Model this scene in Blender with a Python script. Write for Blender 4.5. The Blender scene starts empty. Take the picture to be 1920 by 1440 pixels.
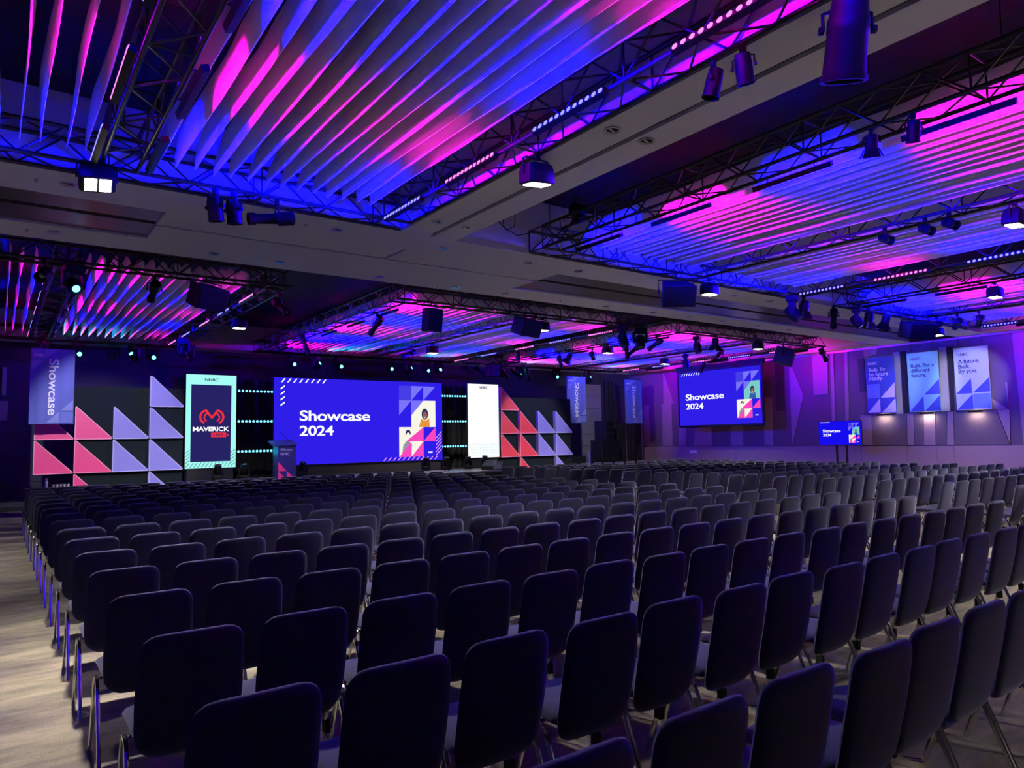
import bpy, bmesh, math, random
from mathutils import Vector, Matrix
random.seed(11)
SC = bpy.context.scene
COL = SC.collection
R = math.radians

# ------------------------------------------------------------------ camera
CAM_Z = 1.68
def cam_axes(yaw, pitch, roll):
    f = Vector((math.sin(yaw)*math.cos(pitch), math.cos(yaw)*math.cos(pitch), math.sin(pitch)))
    r = Vector((math.cos(yaw), -math.sin(yaw), 0)); u = r.cross(f)
    c, s = math.cos(roll), math.sin(roll)
    return c*r + s*u, -s*r + c*u, f
CR, CU, CF = cam_axes(R(36.04), R(4.45), R(-1.04))
cd = bpy.data.cameras.new('camera'); cam = bpy.data.objects.new('camera', cd); COL.objects.link(cam)
cam.matrix_world = Matrix(((CR.x, CU.x, -CF.x, 0), (CR.y, CU.y, -CF.y, 0), (CR.z, CU.z, -CF.z, CAM_Z), (0, 0, 0, 1)))
cd.sensor_width = 36; cd.lens = 1331/1920*36; cd.clip_start = .05; cd.clip_end = 200
SC.camera = cam
# ------------------------------------------------------------------ world, exposure
w = bpy.data.worlds.new('hall_air'); SC.world = w; w.use_nodes = True
w.node_tree.nodes['Background'].inputs[0].default_value = (.02, .02, .06, 1)
w.node_tree.nodes['Background'].inputs[1].default_value = .1
SC.view_settings.view_transform = 'Standard'
try: SC.view_settings.look = 'None'
except Exception: pass
SC.view_settings.exposure = 0.0; SC.view_settings.gamma = 1.0; SC.view_settings.use_curve_mapping = False
# power of the lamps that the rig carries (set here, used in the lamp builders)
P_FLOOD, P_BATTEN, P_BEAM, P_PROFILE = 150, 500, 80, 330
PINK = (1.0, .0, .62); BLUE = (.0002, .0, 1.0); CYAN = (.0, .5, 1.0); WARM = (1.0, .92, .75)
FZ = -.08          # floor level

# ------------------------------------------------------------------ materials
def lin(c):
    return tuple((v/255/12.92 if v/255 <= .04045 else ((v/255+.055)/1.055)**2.4) for v in c)
MATS = {}
def mat(name, col, rough=.6, metal=0, noise=0, scale=20, bump=0, sheen=0, coat=0, trans=0, spec=.5):
    m = bpy.data.materials.new(name); m.use_nodes = True; nt = m.node_tree; b = nt.nodes['Principled BSDF']
    b.inputs['Base Color'].default_value = (*col, 1); b.inputs['Roughness'].default_value = rough; b.inputs['Metallic'].default_value = metal
    if sheen: b.inputs['Sheen Weight'].default_value = sheen; b.inputs['Sheen Roughness'].default_value = .4
    b.inputs['Specular IOR Level'].default_value = spec; b.inputs['Sheen Tint'].default_value = (.6, .6, 1, 1)
    if coat: b.inputs['Coat Weight'].default_value = coat
    n = nt.nodes.new('ShaderNodeTexNoise'); n.inputs['Scale'].default_value = scale; n.inputs['Detail'].default_value = 4
    tc = nt.nodes.new('ShaderNodeTexCoord'); nt.links.new(tc.outputs['Object'], n.inputs['Vector'])
    rmp = nt.nodes.new('ShaderNodeMapRange'); rmp.inputs['To Min'].default_value = 1-noise; rmp.inputs['To Max'].default_value = 1+noise
    nt.links.new(n.outputs['Fac'], rmp.inputs['Value'])
    mx = nt.nodes.new('ShaderNodeMix'); mx.data_type = 'RGBA'; mx.blend_type = 'MULTIPLY'; mx.inputs[0].default_value = 1
    mx.inputs[6].default_value = (*col, 1); nt.links.new(rmp.outputs['Result'], mx.inputs[7]); nt.links.new(mx.outputs[2], b.inputs['Base Color'])
    if bump:
        bp = nt.nodes.new('ShaderNodeBump'); bp.inputs['Strength'].default_value = bump; bp.inputs['Distance'].default_value = .01
        nt.links.new(n.outputs['Fac'], bp.inputs['Height']); nt.links.new(bp.outputs['Normal'], b.inputs['Normal'])
    if trans:
        out = nt.nodes['Material Output']; tr = nt.nodes.new('ShaderNodeBsdfTranslucent'); tr.inputs['Color'].default_value = (*col, 1)
        ms = nt.nodes.new('ShaderNodeMixShader'); ms.inputs[0].default_value = trans
        nt.links.new(b.outputs[0], ms.inputs[1]); nt.links.new(tr.outputs[0], ms.inputs[2]); nt.links.new(ms.outputs[0], out.inputs['Surface'])
    MATS[name] = m; return m
def emit(name, srgb, strength=1.0, raw=None):
    m = bpy.data.materials.new(name); m.use_nodes = True; nt = m.node_tree; nt.nodes.remove(nt.nodes['Principled BSDF'])
    e = nt.nodes.new('ShaderNodeEmission'); e.inputs[0].default_value = (*(raw or lin(srgb)), 1); e.inputs[1].default_value = strength
    nt.links.new(e.outputs[0], nt.nodes['Material Output'].inputs['Surface']); MATS[name] = m; return m
def carpet():
    m = mat('carpet', (.3, .26, .2), .95); nt = m.node_tree; b = nt.nodes['Principled BSDF']
    tc = nt.nodes.new('ShaderNodeTexCoord')
    def ns(sc, scale3, det):
        mp = nt.nodes.new('ShaderNodeMapping'); mp.inputs['Scale'].default_value = scale3
        n = nt.nodes.new('ShaderNodeTexNoise'); n.inputs['Scale'].default_value = sc; n.inputs['Detail'].default_value = det
        nt.links.new(tc.outputs['Object'], mp.inputs[0]); nt.links.new(mp.outputs[0], n.inputs['Vector']); return n
    a, c, f = ns(1.1, (.45, 1.3, 1), 2), ns(6, (.45, 1.5, 1), 6), ns(110, (1, 1, 1), 3)
    r1 = nt.nodes.new('ShaderNodeValToRGB'); r1.color_ramp.elements[0].position = .36; r1.color_ramp.elements[0].color = (.10, .088, .08, 1)
    r1.color_ramp.elements[1].position = .62; r1.color_ramp.elements[1].color = (.27, .24, .175, 1)
    e = r1.color_ramp.elements.new(.48); e.color = (.165, .147, .12, 1)
    s = nt.nodes.new('ShaderNodeMath'); s.operation = 'ADD'
    s2 = nt.nodes.new('ShaderNodeMath'); s2.operation = 'MULTIPLY'; s2.inputs[1].default_value = .5
    nt.links.new(a.outputs['Fac'], s.inputs[0]); nt.links.new(c.outputs['Fac'], s.inputs[1]); nt.links.new(s.outputs[0], s2.inputs[0])
    nt.links.new(s2.outputs[0], r1.inputs[0])
    mr = nt.nodes.new('ShaderNodeMapRange'); mr.inputs['To Min'].default_value = .55; mr.inputs['To Max'].default_value = 1.45
    nt.links.new(f.outputs['Fac'], mr.inputs['Value'])
    mx = nt.nodes.new('ShaderNodeMix'); mx.data_type = 'RGBA'; mx.blend_type = 'MULTIPLY'; mx.inputs[0].default_value = 1
    nt.links.new(r1.outputs[0], mx.inputs[6]); nt.links.new(mr.outputs[0], mx.inputs[7]); nt.links.new(mx.outputs[2], b.inputs['Base Color'])
    bp = nt.nodes.new('ShaderNodeBump'); bp.inputs['Strength'].default_value = .6; bp.inputs['Distance'].default_value = .006
    nt.links.new(f.outputs['Fac'], bp.inputs['Height']); nt.links.new(bp.outputs['Normal'], b.inputs['Normal'])
    return m
CARPET = carpet()
SOFFIT = mat('blue_lit_plaster', (.62, .60, .70), .8, noise=.05, scale=3)  # lavender tint stands in for blue light on the plaster
VOID = mat('dark_ceiling_void', (.006, .006, .008), .9, noise=.2, scale=4)
DARKPANEL = mat('bronze_ceiling_panel', (.085, .075, .08), .32, noise=.12, scale=6)
WALLDARK = mat('taupe_wall_cladding', (.12, .085, .105), .7, noise=.1, scale=5)
WALLMID = mat('pink_lit_wall_cladding', (.28, .19, .225), .7, noise=.08, scale=5)  # wall colours reddened to mauve in place of pink light
DADO = mat('dado_cladding', (.29, .19, .22), .65, noise=.06, scale=4)
BACKWALL = mat('slate_wall_cladding', (.045, .045, .07), .8, noise=.1, scale=4)
BACKPALE = mat('pale_stone_cladding', (.34, .32, .30), .7, noise=.08, scale=4)
FABRIC = mat('navy_chair_fabric', (.0135, .0150, .041), .9, noise=.25, scale=250, bump=.25, sheen=.5, spec=.22)
CHROME = mat('chrome', (.75, .74, .76), .14, 1, noise=.02, scale=10)
BLACK = mat('black_metal', (.006, .006, .007), .5, noise=.25, scale=30, spec=.15)
BLACKM = mat('matte_black', (.008, .008, .010), .75, noise=.3, scale=25)
ALU = mat('truss_black_tube', (.012, .012, .016), .38, noise=.2, scale=12)
STEEL = mat('satin_steel', (.42, .42, .46), .28, 1, noise=.05, scale=12)
FIN = mat('white_fin_fabric', (.86, .86, .88), .8, noise=.03, scale=6, trans=.45)
DRAPE = mat('black_drape', (.010, .010, .014), .95, noise=.3, scale=10)
DECK = mat('stage_deck', (.07, .07, .10), .38, noise=.15, scale=8)
SETDARK = mat('charcoal_set_panel', (.007, .013, .018), .8, spec=.2, noise=.12, scale=5)
SETPINK = mat('pink_set_panel', lin((244, 66, 142)), .5, noise=.04, scale=4)
SETRED = mat('coral_set_panel', lin((236, 62, 80)), .5, noise=.04, scale=4)
SETLAV = mat('lavender_set_panel', lin((138, 132, 232)), .5, noise=.04, scale=4)
EDGEPINK = mat('pink_set_edge', lin((250, 160, 200)), .4); EDGELAV = mat('lavender_set_edge', lin((190, 185, 250)), .4)
CLOTHBLUE = mat('banner_blue_cloth', lin((92, 100, 190)), .8, noise=.06, scale=3)
CLOTHLT = mat('banner_pale_blue_print', lin((128, 132, 208)), .8); CLOTHMID = mat('banner_mid_blue_print', lin((104, 112, 200)), .8)
CLOTHWHITE = mat('banner_white_print', (.8, .8, .86), .8); CLOTHTEAL = mat('banner_mint_cloth', lin((140, 205, 205)), .8, noise=.04, scale=3)
CLOTHSKY = mat('banner_pale_sky_cloth', lin((188, 205, 230)), .8, noise=.04, scale=3); CLOTHNAVY = mat('banner_navy_cloth', lin((70, 84, 165)), .8, noise=.05, scale=3)
PRINTNAVY = mat('navy_print', lin((42, 44, 100)), .8); PRINTROYAL = mat('royal_print', lin((72, 84, 180)), .8); PRINTPINKW = mat('blush_print', lin((226, 214, 232)), .8)
PRINTSTEEL = mat('steel_blue_print', lin((110, 140, 196)), .8); LOGOPINK = mat('logo_pink_print', lin((205, 90, 170)), .8)
LECT = mat('lectern_navy', lin((34, 30, 110)), .45, noise=.05, scale=5); LECTPINK = mat('lectern_pink_print', lin((205, 50, 130)), .5); LECTTXT = mat('lectern_lilac_print', lin((150, 140, 220)), .5)
GREYBOX = mat('pale_equipment', (.5, .48, .46), .5); PLASTIC = mat('clear_plastic_bottle', (.55, .58, .65), .2); PAPER = mat('white_paper', (.8, .78, .8), .8)
S_BLUE = emit('screen_blue', (46, 30, 232)); S_WHITE = emit('screen_white', (255, 255, 255), 1.05); S_MINT = emit('screen_mint', (165, 255, 246), 1.0)
S_LAV = emit('screen_lavender', (122, 116, 250)); S_LAV2 = emit('screen_dim_lavender', (70, 62, 230)); S_PINK = emit('screen_pink', (250, 72, 190))
S_NAVY = emit('screen_navy', (38, 34, 100)); S_INK = emit('screen_ink', (40, 40, 96)); S_ORANGE = emit('screen_orange', (232, 150, 60)); S_SKIN = emit('screen_brown', (150, 95, 80))
S_GREY = emit('screen_grey', (150, 150, 165)); S_RED = emit('screen_red', (238, 50, 62)); S_STRIPE = emit('screen_pink_stripe', (235, 150, 255)); S_TEAL = emit('screen_teal', (120, 205, 200)); S_TVBLUE = emit('tv_blue', (22, 12, 240))
S_CREAM = emit('screen_cream', (250, 246, 232)); S_LINE = emit('screen_green_line', (90, 130, 140)); S_DENIM = emit('screen_denim', (60, 90, 170))
L_FLOOD = emit('flood_leds', None, 14, WARM); L_BAR = emit('banner_lamp_leds', None, .6, (1, .82, .62)); L_PINK = emit('pink_leds', None, 1.7, (1, .20, .72)); L_BLUE = emit('blue_leds', None, 2.0, (.22, .20, 1))
L_CYAN = emit('cyan_beam_lens', None, 7, (.08, .6, 1)); L_SETCYAN = emit('cyan_set_leds', None, 2.6, (.16, .75, 1.0)); L_LENS = mat('dark_glass_lens', (.02, .02, .05), .05, coat=1)

# ------------------------------------------------------------------ mesh helpers
class MB:
    def __init__(s): s.v = []; s.f = []
    def add(s, vs, fs):
        o = len(s.v); s.v += [tuple(p) for p in vs]; s.f += [tuple(i+o for i in f) for f in fs]; return s
    def box(s, x0, x1, y0, y1, z0, z1):
        return s.add([(x, y, z) for z in (z0, z1) for y in (y0, y1) for x in (x0, x1)],
                     [(0, 2, 3, 1), (4, 5, 7, 6), (0, 1, 5, 4), (2, 6, 7, 3), (0, 4, 6, 2), (1, 3, 7, 5)])
    def cbox(s, c, d): return s.box(c[0]-d[0]/2, c[0]+d[0]/2, c[1]-d[1]/2, c[1]+d[1]/2, c[2]-d[2]/2, c[2]+d[2]/2)
    def loft(s, rings, cap=True):
        n = len(rings[0]); vs = [p for r in rings for p in r]; fs = []
        for i in range(len(rings)-1):
            for j in range(n):
                a, b = i*n+j, i*n+(j+1) % n; fs.append((a, b, b+n, a+n))
        if cap: fs.append(tuple(reversed(range(n)))); fs.append(tuple((len(rings)-1)*n+j for j in range(n)))
        return s.add(vs, fs)
    def path(s, pts, r, n=6, closed=False):
        P = [Vector(p) for p in pts]; rings = []; up = None
        for i, p in enumerate(P):
            t = ((P[i+1]-p) if i == 0 else (p-P[i-1]) if i == len(P)-1 else (P[i+1]-P[i-1])).normalized()
            if up is None:
                up = Vector((0, 0, 1)) if abs(t.z) < .9 else Vector((1, 0, 0))
            a = t.cross(up); 
            if a.length < 1e-4: a = t.cross(Vector((1, 0, 0)))
            a.normalize(); b = a.cross(t).normalized(); up = b
            rr = r[i] if isinstance(r, (list, tuple)) else r
            rings.append([p+(a*math.cos(q)+b*math.sin(q))*rr for q in [2*math.pi*k/n for k in range(n)]])
        return s.loft(rings)
    def lathe(s, prof, n=14, M=None):
        """profile of (radius, height) about local z"""
        rings = [[Vector((r*math.cos(2*math.pi*k/n), r*math.sin(2*math.pi*k/n), h)) for k in range(n)] for r, h in prof]
        if M: rings = [[M @ p for p in r] for r in rings]
        return s.loft(rings)
    def prism(s, pts, y0, y1):
        """outline in local x/z, extruded along y"""
        n = len(pts); area = sum(pts[i][0]*pts[(i+1) % n][1]-pts[(i+1) % n][0]*pts[i][1] for i in range(n))
        if area < 0: pts = list(reversed(pts))
        return s.add([(x, y0, z) for x, z in pts]+[(x, y1, z) for x, z in pts],
                     [tuple(range(n)), tuple(reversed(range(n, 2*n)))]+[((i+1) % n, i, n+i, n+(i+1) % n) for i in range(n)])
    def mesh(s, name, m, smooth=False):
        me = bpy.data.meshes.new(name); me.from_pydata(s.v, [], s.f); me.update()
        if m: me.materials.append(m)
        if smooth:
            me.polygons.foreach_set('use_smooth', [True]*len(me.polygons))
            try: me.set_sharp_from_angle(angle=R(45))
            except Exception: pass
        return me
    def build(s, name, m, parent=None, smooth=False, loc=None): return put(name, s.mesh(name, m, smooth), parent, loc)
def put(name, me, parent=None, loc=None, rot=None):
    o = bpy.data.objects.new(name, me); COL.objects.link(o)
    if parent: o.parent = parent
    if loc: o.location = loc
    if rot: o.rotation_euler = rot
    return o
def tag(o, label=None, cat=None, group=None, kind=None):
    if label: o['label'] = label
    if cat: o['category'] = cat
    if group: o['group'] = group
    if kind: o['kind'] = kind
    return o
def thing(name, label, cat, loc=(0, 0, 0), rotz=0, group=None):
    return tag(put(name, None, None, loc, (0, 0, rotz)), label, cat, group)
def lamp(kind, parent, loc, direction, color, power, size=.1, size2=None, spread=None, cone=None, blend=.4):
    d = bpy.data.lights.new('lamp', kind); d.color = color; d.energy = power
    if kind == 'AREA':
        d.size = size
        if size2: d.shape = 'RECTANGLE'; d.size_y = size2
        if spread: d.spread = R(spread)
    else:
        d.shadow_soft_size = size
        if cone: d.spot_size = R(cone); d.spot_blend = blend
    o = bpy.data.objects.new('lamp', d); COL.objects.link(o); o.parent = parent; o.location = loc
    o.rotation_euler = Vector(direction).to_track_quat('-Z', 'Y').to_euler()
    return o
TXT = {}
def text_mesh(s, m, width=None, height=None, bold=.0, depth=.002, space=1.0):
    cu = bpy.data.curves.new('t', 'FONT'); cu.body = s; cu.offset = bold; cu.extrude = depth; cu.resolution_u = 4; cu.space_line = space
    cu.space_character = .97
    ob = bpy.data.objects.new('t', cu); COL.objects.link(ob)
    dg = bpy.context.evaluated_depsgraph_get(); me = bpy.data.meshes.new_from_object(ob.evaluated_get(dg))
    COL.objects.unlink(ob); bpy.data.objects.remove(ob); bpy.data.curves.remove(cu)
    xs = [v.co.x for v in me.vertices]; ys = [v.co.y for v in me.vertices]
    x0, x1, y0, y1 = min(xs), max(xs), min(ys), max(ys)
    k = width/(x1-x0) if width else height/(y1-y0)
    ky = (height/(y1-y0)) if height else k
    for v in me.vertices:      # into x / z, bottom-left at the origin, facing -y
        x, y, z = v.co; v.co = ((x-x0)*k, -z, (y-y0)*ky)
    me.materials.clear(); me.materials.append(m); me.name = 'lettering'
    return me
def letter(parent, s, u, v, m, width=None, height=None, bold=0, y=-.006, rot=None, space=1.0, name='lettering'):
    return put(name, text_mesh(s, m, width, height, bold, .002, space), parent, (u, y, v), rot)
def flat(parent, name, pts, m, y=-.003, th=.002): return MB().prism(pts, y-th, y).build(name, m, parent)

# ------------------------------------------------------------------ the room
XW, YB, XL, YR, ZC, ZP = 24.75, 24.4, -6.0, -8.0, 4.68, 5.58
def struct(name, mb, m): return tag(mb.build(name, m), kind='structure')
struct('floor', MB().box(XL-.2, XW+.2, YR-.2, YB+.2, FZ-.2, FZ), CARPET)
wr = struct('wall_right', MB().box(XW, XW+.2, YR, YB, FZ, 6), WALLDARK)
wb = struct('wall_back', MB().box(XL, XW, YB, YB+.2, FZ, 6), BACKWALL)
struct('wall_left', MB().box(XL-.2, XL, YR, YB, FZ, 6), BACKWALL)
struct('wall_rear', MB().box(XL, XW, YR-.2, YR, FZ, 6), BACKWALL)
ce = struct('ceiling', MB().box(XL-.2, XW+.2, YR-.2, YB+.2, ZP, ZP+.2), VOID)
# cross beam with its slot, long beam with its slot, narrow rim along the walls: plaster soffits at one height
sf = MB()
sf.box(XL, XW, 8.98, 9.84, ZC, ZP).box(XL, XW, 11.27, 12.07, ZC, ZP)
sf.box(1.69, 5.05, 9.84, 10.46, ZC, ZP).box(5.13, 8.25, 9.84, 10.46, ZC, ZP).box(1.69, 8.25, 10.54, 11.27, ZC, ZP)
b1 = struct('trim_1', sf, SOFFIT)
b2 = struct('trim_2', MB().box(4.61, 5.05, YR, 8.98, ZC, ZP).box(5.13, 5.53, YR, 8.98, ZC, ZP), SOFFIT)
struct('trim_3', MB().box(24.42, XW, YR, 8.98, ZC, ZP).box(24.42, XW, 12.07, YB, ZC, ZP), SOFFIT)
struct('trim_4', MB().box(XL, 24.42, 24.05, YB, ZC, ZP), SOFFIT)
struct('trim_5', MB().box(24.66, XW, YR, YB, 4.60, 4.66), STEEL)
for x0, x1 in ((XL, 1.69), (8.25, 24.42)):
    n = max(1, round((x1-x0)/4)); dx = (x1-x0)/n
    for k in range(n):
        for y0, y1 in ((9.84, 10.44), (10.56, 11.27)):
            MB().box(x0+k*dx+.004, x0+(k+1)*dx-.004, y0+.012, y1-.012, ZC+.03, ZC+.09).build('ceiling_panel', DARKPANEL, b1)
MB().box(XL, XW, 10.44, 10.56, ZC+.095, ZC+.12).build('slot_back', VOID, b1); MB().box(5.05, 5.13, YR, 10.46, ZC+.04, ZC+.06).build('slot_back', VOID, b2)
for x0, x1 in ((2.0, 2.36), (2.75, 3.25), (5.5, 6.0), (6.75, 7.4)):
    MB().box(x0, x1, 10.475, 10.525, ZC+.01, ZC+.03).build('track_strip', STEEL, b1)
for y0, y1 in ((8.9, 9.6), (9.7, 10.2)): MB().box(5.07, 5.09, y0, y1, ZC+.01, ZC+.03).build('track_strip', STEEL, b2)
# carpet-height skirting
tag(MB().box(XW-.02, XW, YR, YB, FZ, .04).build('baseboard_right', WALLDARK), kind='structure')
tag(MB().box(XL, XW, YB-.02, YB, FZ, .04).build('baseboard_back', BLACKM), kind='structure')
# right wall: dado boards, raised strips and triangles
def wallpiece(pts, m, d, name='wall_panel'):
    """outline in (y, z) on the right wall, standing proud by d"""
    mb = MB(); n = len(pts); a = sum(pts[i][0]*pts[(i+1) % n][1]-pts[(i+1) % n][0]*pts[i][1] for i in range(n))
    if a < 0: pts = pts[::-1]
    vs = [(XW-d, y, z) for y, z in pts]+[(XW+.01, y, z) for y, z in pts]
    mb.add(vs, [tuple(reversed(range(n))), tuple(range(n, 2*n))]+[(i, (i+1) % n, n+(i+1) % n, n+i) for i in range(n)])
    return mb.build(name, m, wr)
ys = [24.4, 21.4, 18.4, 15.6, 13.1, 11.55, 10.62, 10.1, 7.6, 5.0, 2.0, -1, -4, -8]
for a, b in zip(ys, ys[1:]): wallpiece([(a-.004, .04), (b+.004, .04), (b+.004, 1.22), (a-.004, 1.22)], DADO, .05, 'dado_board')
for pts, m, d in (
    ([(23.44, 3.15), (23.12, 3.15), (23.12, 1.25), (23.49, 1.25)], WALLMID, .04),
    ([(22.16, 4.62), (21.59, 3.16), (21.72, 3.15), (21.75, 1.25), (22.33, 1.25), (22.31, 3.16), (22.21, 3.17)], WALLMID, .04),
    ([(21.33, 4.0), (20.91, 4.0), (20.95, 1.25), (21.37, 1.25)], WALLMID, .04), ([(20.31, 2.9), (19.57, 2.9), (19.57, 1.25), (20.55, 1.25)], WALLMID, .04),
    ([(18.54, 3.1), (17.99, 3.1), (18.0, 1.25), (18.6, 1.25)], WALLMID, .04), ([(16.98, 3.15), (16.59, 3.15), (16.6, 1.25), (17.0, 1.25)], WALLMID, .04),
    ([(15.76, 4.58), (15.22, 3.13), (15.79, 1.25)], WALLMID, .05), ([(14.79, 4.6), (14.17, 4.6), (14.23, 3.12), (14.8, 3.12)], WALLMID, .05),
    ([(14.07, 4.6), (13.95, 4.6), (14.03, 1.25), (14.16, 1.25)], WALLMID, .05), ([(13.54, 4.6), (13.42, 4.6), (13.54, 1.25), (13.66, 1.25)], WALLMID, .05),
    ([(12.84, 4.6), (12.35, 4.6), (12.41, 4.4), (12.82, 4.32)], WALLMID, .05), ([(13.07, 2.3), (12.69, 2.3), (12.69, 1.25), (13.11, 1.25)], WALLMID, .06),
    ([(12.68, 2.3), (11.50, 2.3), (11.53, 1.25), (12.68, 1.25)], WALLDARK, .055), ([(11.48, 2.3), (11.28, 2.3), (11.32, 1.25), (11.52, 1.25)], WALLMID, .06),
    ([(11.26, 2.3), (10.96, 2.3), (11.01, 1.25), (11.30, 1.25)], WALLDARK, .055),
    ([(10.94, 2.3), (10.59, 2.3), (10.64, 1.25), (11.0, 1.25)], WALLMID, .06), ([(10.57, 2.3), (10.25, 2.3), (10.31, 1.25), (10.62, 1.25)], WALLDARK, .055),
    ([(10.23, 2.3), (10.06, 2.3), (10.09, 1.25), (10.3, 1.25)], WALLMID, .06),
    ([(10.04, 2.3), (8.85, 2.3), (8.56, 1.25), (10.07, 1.25)], WALLDARK, .055), ([(8.83, 2.3), (8.5, 2.3), (8.54, 1.26)], WALLMID, .06),
    ([(11.80, 4.4), (11.62, 4.4), (11.62, 2.3), (11.83, 2.3)], BACKPALE, .05), ([(10.36, 4.4), (10.16, 4.4), (10.16, 2.32), (10.4, 2.32)], BACKPALE, .05),
    ([(11.6, 4.4), (11.40, 4.4), (11.44, 2.3), (11.6, 2.3)], BLACKM, .02), ([(10.14, 4.4), (9.96, 4.4), (10.03, 2.32), (10.14, 2.32)], BLACKM, .02),
    ([(13.07, 4.3), (12.84, 4.3), (12.82, 3.12), (13.05, 3.12)], BACKWALL, .03), ([(8.96, 2.67), (8.53, 2.31), (8.85, 2.31)], WALLMID, .05),
    ([(8.57, 3.13), (8.50, 3.13), (8.52, 2.32)], WALLMID, .05), ([(8.3, 4.6), (7.9, 4.6), (7.9, 1.25), (8.2, 1.25)], WALLMID, .04),
    ([(7.4, 4.6), (6.6, 3.1), (7.2, 1.25)], WALLMID, .05), ([(6.0, 4.6), (5.4, 4.6), (5.4, 3.1), (6.0, 3.1)], WALLMID, .05),
    ([(16.4, 4.6), (16.0, 4.6), (16.05, 2.6), (16.4, 2.6)], BACKWALL, .03), ([(19.2, 4.6), (18.8, 4.6), (18.8, 2.2), (19.2, 2.2)], WALLMID, .03)):
    wallpiece(pts, m, d)
# back wall: cladding boards in courses
zc = [.04, .72, 1.31, 1.84, 2.46, 3.01, 3.58, 4.15, 4.66]
for k in range(20):
    xa = -2.4+k*1.33
    if xa > 24: break
    for a, b in zip(zc, zc[1:]):
        pale = (20.9 < xa+.6 < 22.3 and b < 4.2) or (abs(a-2.46) < .01 and xa < -.9)
        MB().box(xa+.006, min(xa+1.324, 24.7), YB-.03, YB+.01, a+.006, b-.006).build('cladding_board', BACKPALE if pale else BACKWALL, wb)
MB().box(.1, .2, YB-.08, YB-.03, 3.16, 3.95).build('wall_fin', BACKPALE, wb)
MB().box(16.4, 16.5, YB-.08, YB-.03, 3.1, 3.6).build('wall_fin', BACKPALE, wb)

# ------------------------------------------------------------------ ceiling fittings
dl_ring = MB().loft([[Vector((r*math.cos(q), r*math.sin(q), h)) for q in [2*math.pi*k/20 for k in range(20)]] for r, h in ((.082, .012), (.085, 0), (.066, 0), (.06, .012))], cap=False).mesh('trim_ring', STEEL, True)
dl_cup = MB().lathe([(.06, .012), (.045, .008), (.03, .011)], 16).mesh('reflector', BLACK, True)
dl_bar = MB().box(-.05, .05, -.012, .012, -.001, .006).mesh('baffle', STEEL)
for x, y in ((4.82, 8.32), (5.31, 8.33), (5.59, 9.45), (5.57, 11.71), (7.23, 11.77), (8.42, 11.75), (4.79, 4.84), (5.26, 4.83), (2.69, 9.38), (3.82, 9.40), (2.69, 11.62), (3.74, 11.63), (7.28, 9.47), (8.41, 9.46), (.58, 9.35), (.57, 11.59), (12.79, 9.39), (14.05, 9.37), (11.22, 11.71), (12.78, 11.72), (14.06, 11.68), (15.39, 11.67), (16.9, 11.68), (18.3, 9.4), (18.4, 11.7), (20.0, 9.4)):
    on = 'in the cross beam soffit' if y > 8.98 else 'in the long beam soffit'
    t = thing('downlight', 'small round recessed downlight with steel ring '+on, 'downlight', (x, y, ZC-.013), R(20), 'downlights '+on)
    put('trim_ring', dl_ring, t); put('reflector', dl_cup, t); put('baffle', dl_bar, t)
sp_m = [('escutcheon', MB().lathe([(.028, .0), (.028, -.006)], 12).mesh('escutcheon', STEEL)), ('head', MB().lathe([(.008, -.006), (.008, -.03), (.02, -.032), (.02, -.036)], 10).mesh('head', STEEL))]
for x, y in ((.28, 9.37), (.26, 11.64), (3.37, 9.39), (3.39, 11.68), (6.84, 11.8), (6.86, 9.47), (9.9, 11.75), (13.5, 11.7), (17.5, 9.4)):
    t = thing('sprinkler', 'tiny fire sprinkler head on the cross beam soffit', 'sprinkler', (x, y, ZC), 0, 'sprinkler heads on the soffit')
    for n, m in sp_m: put(n, m, t)

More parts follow.
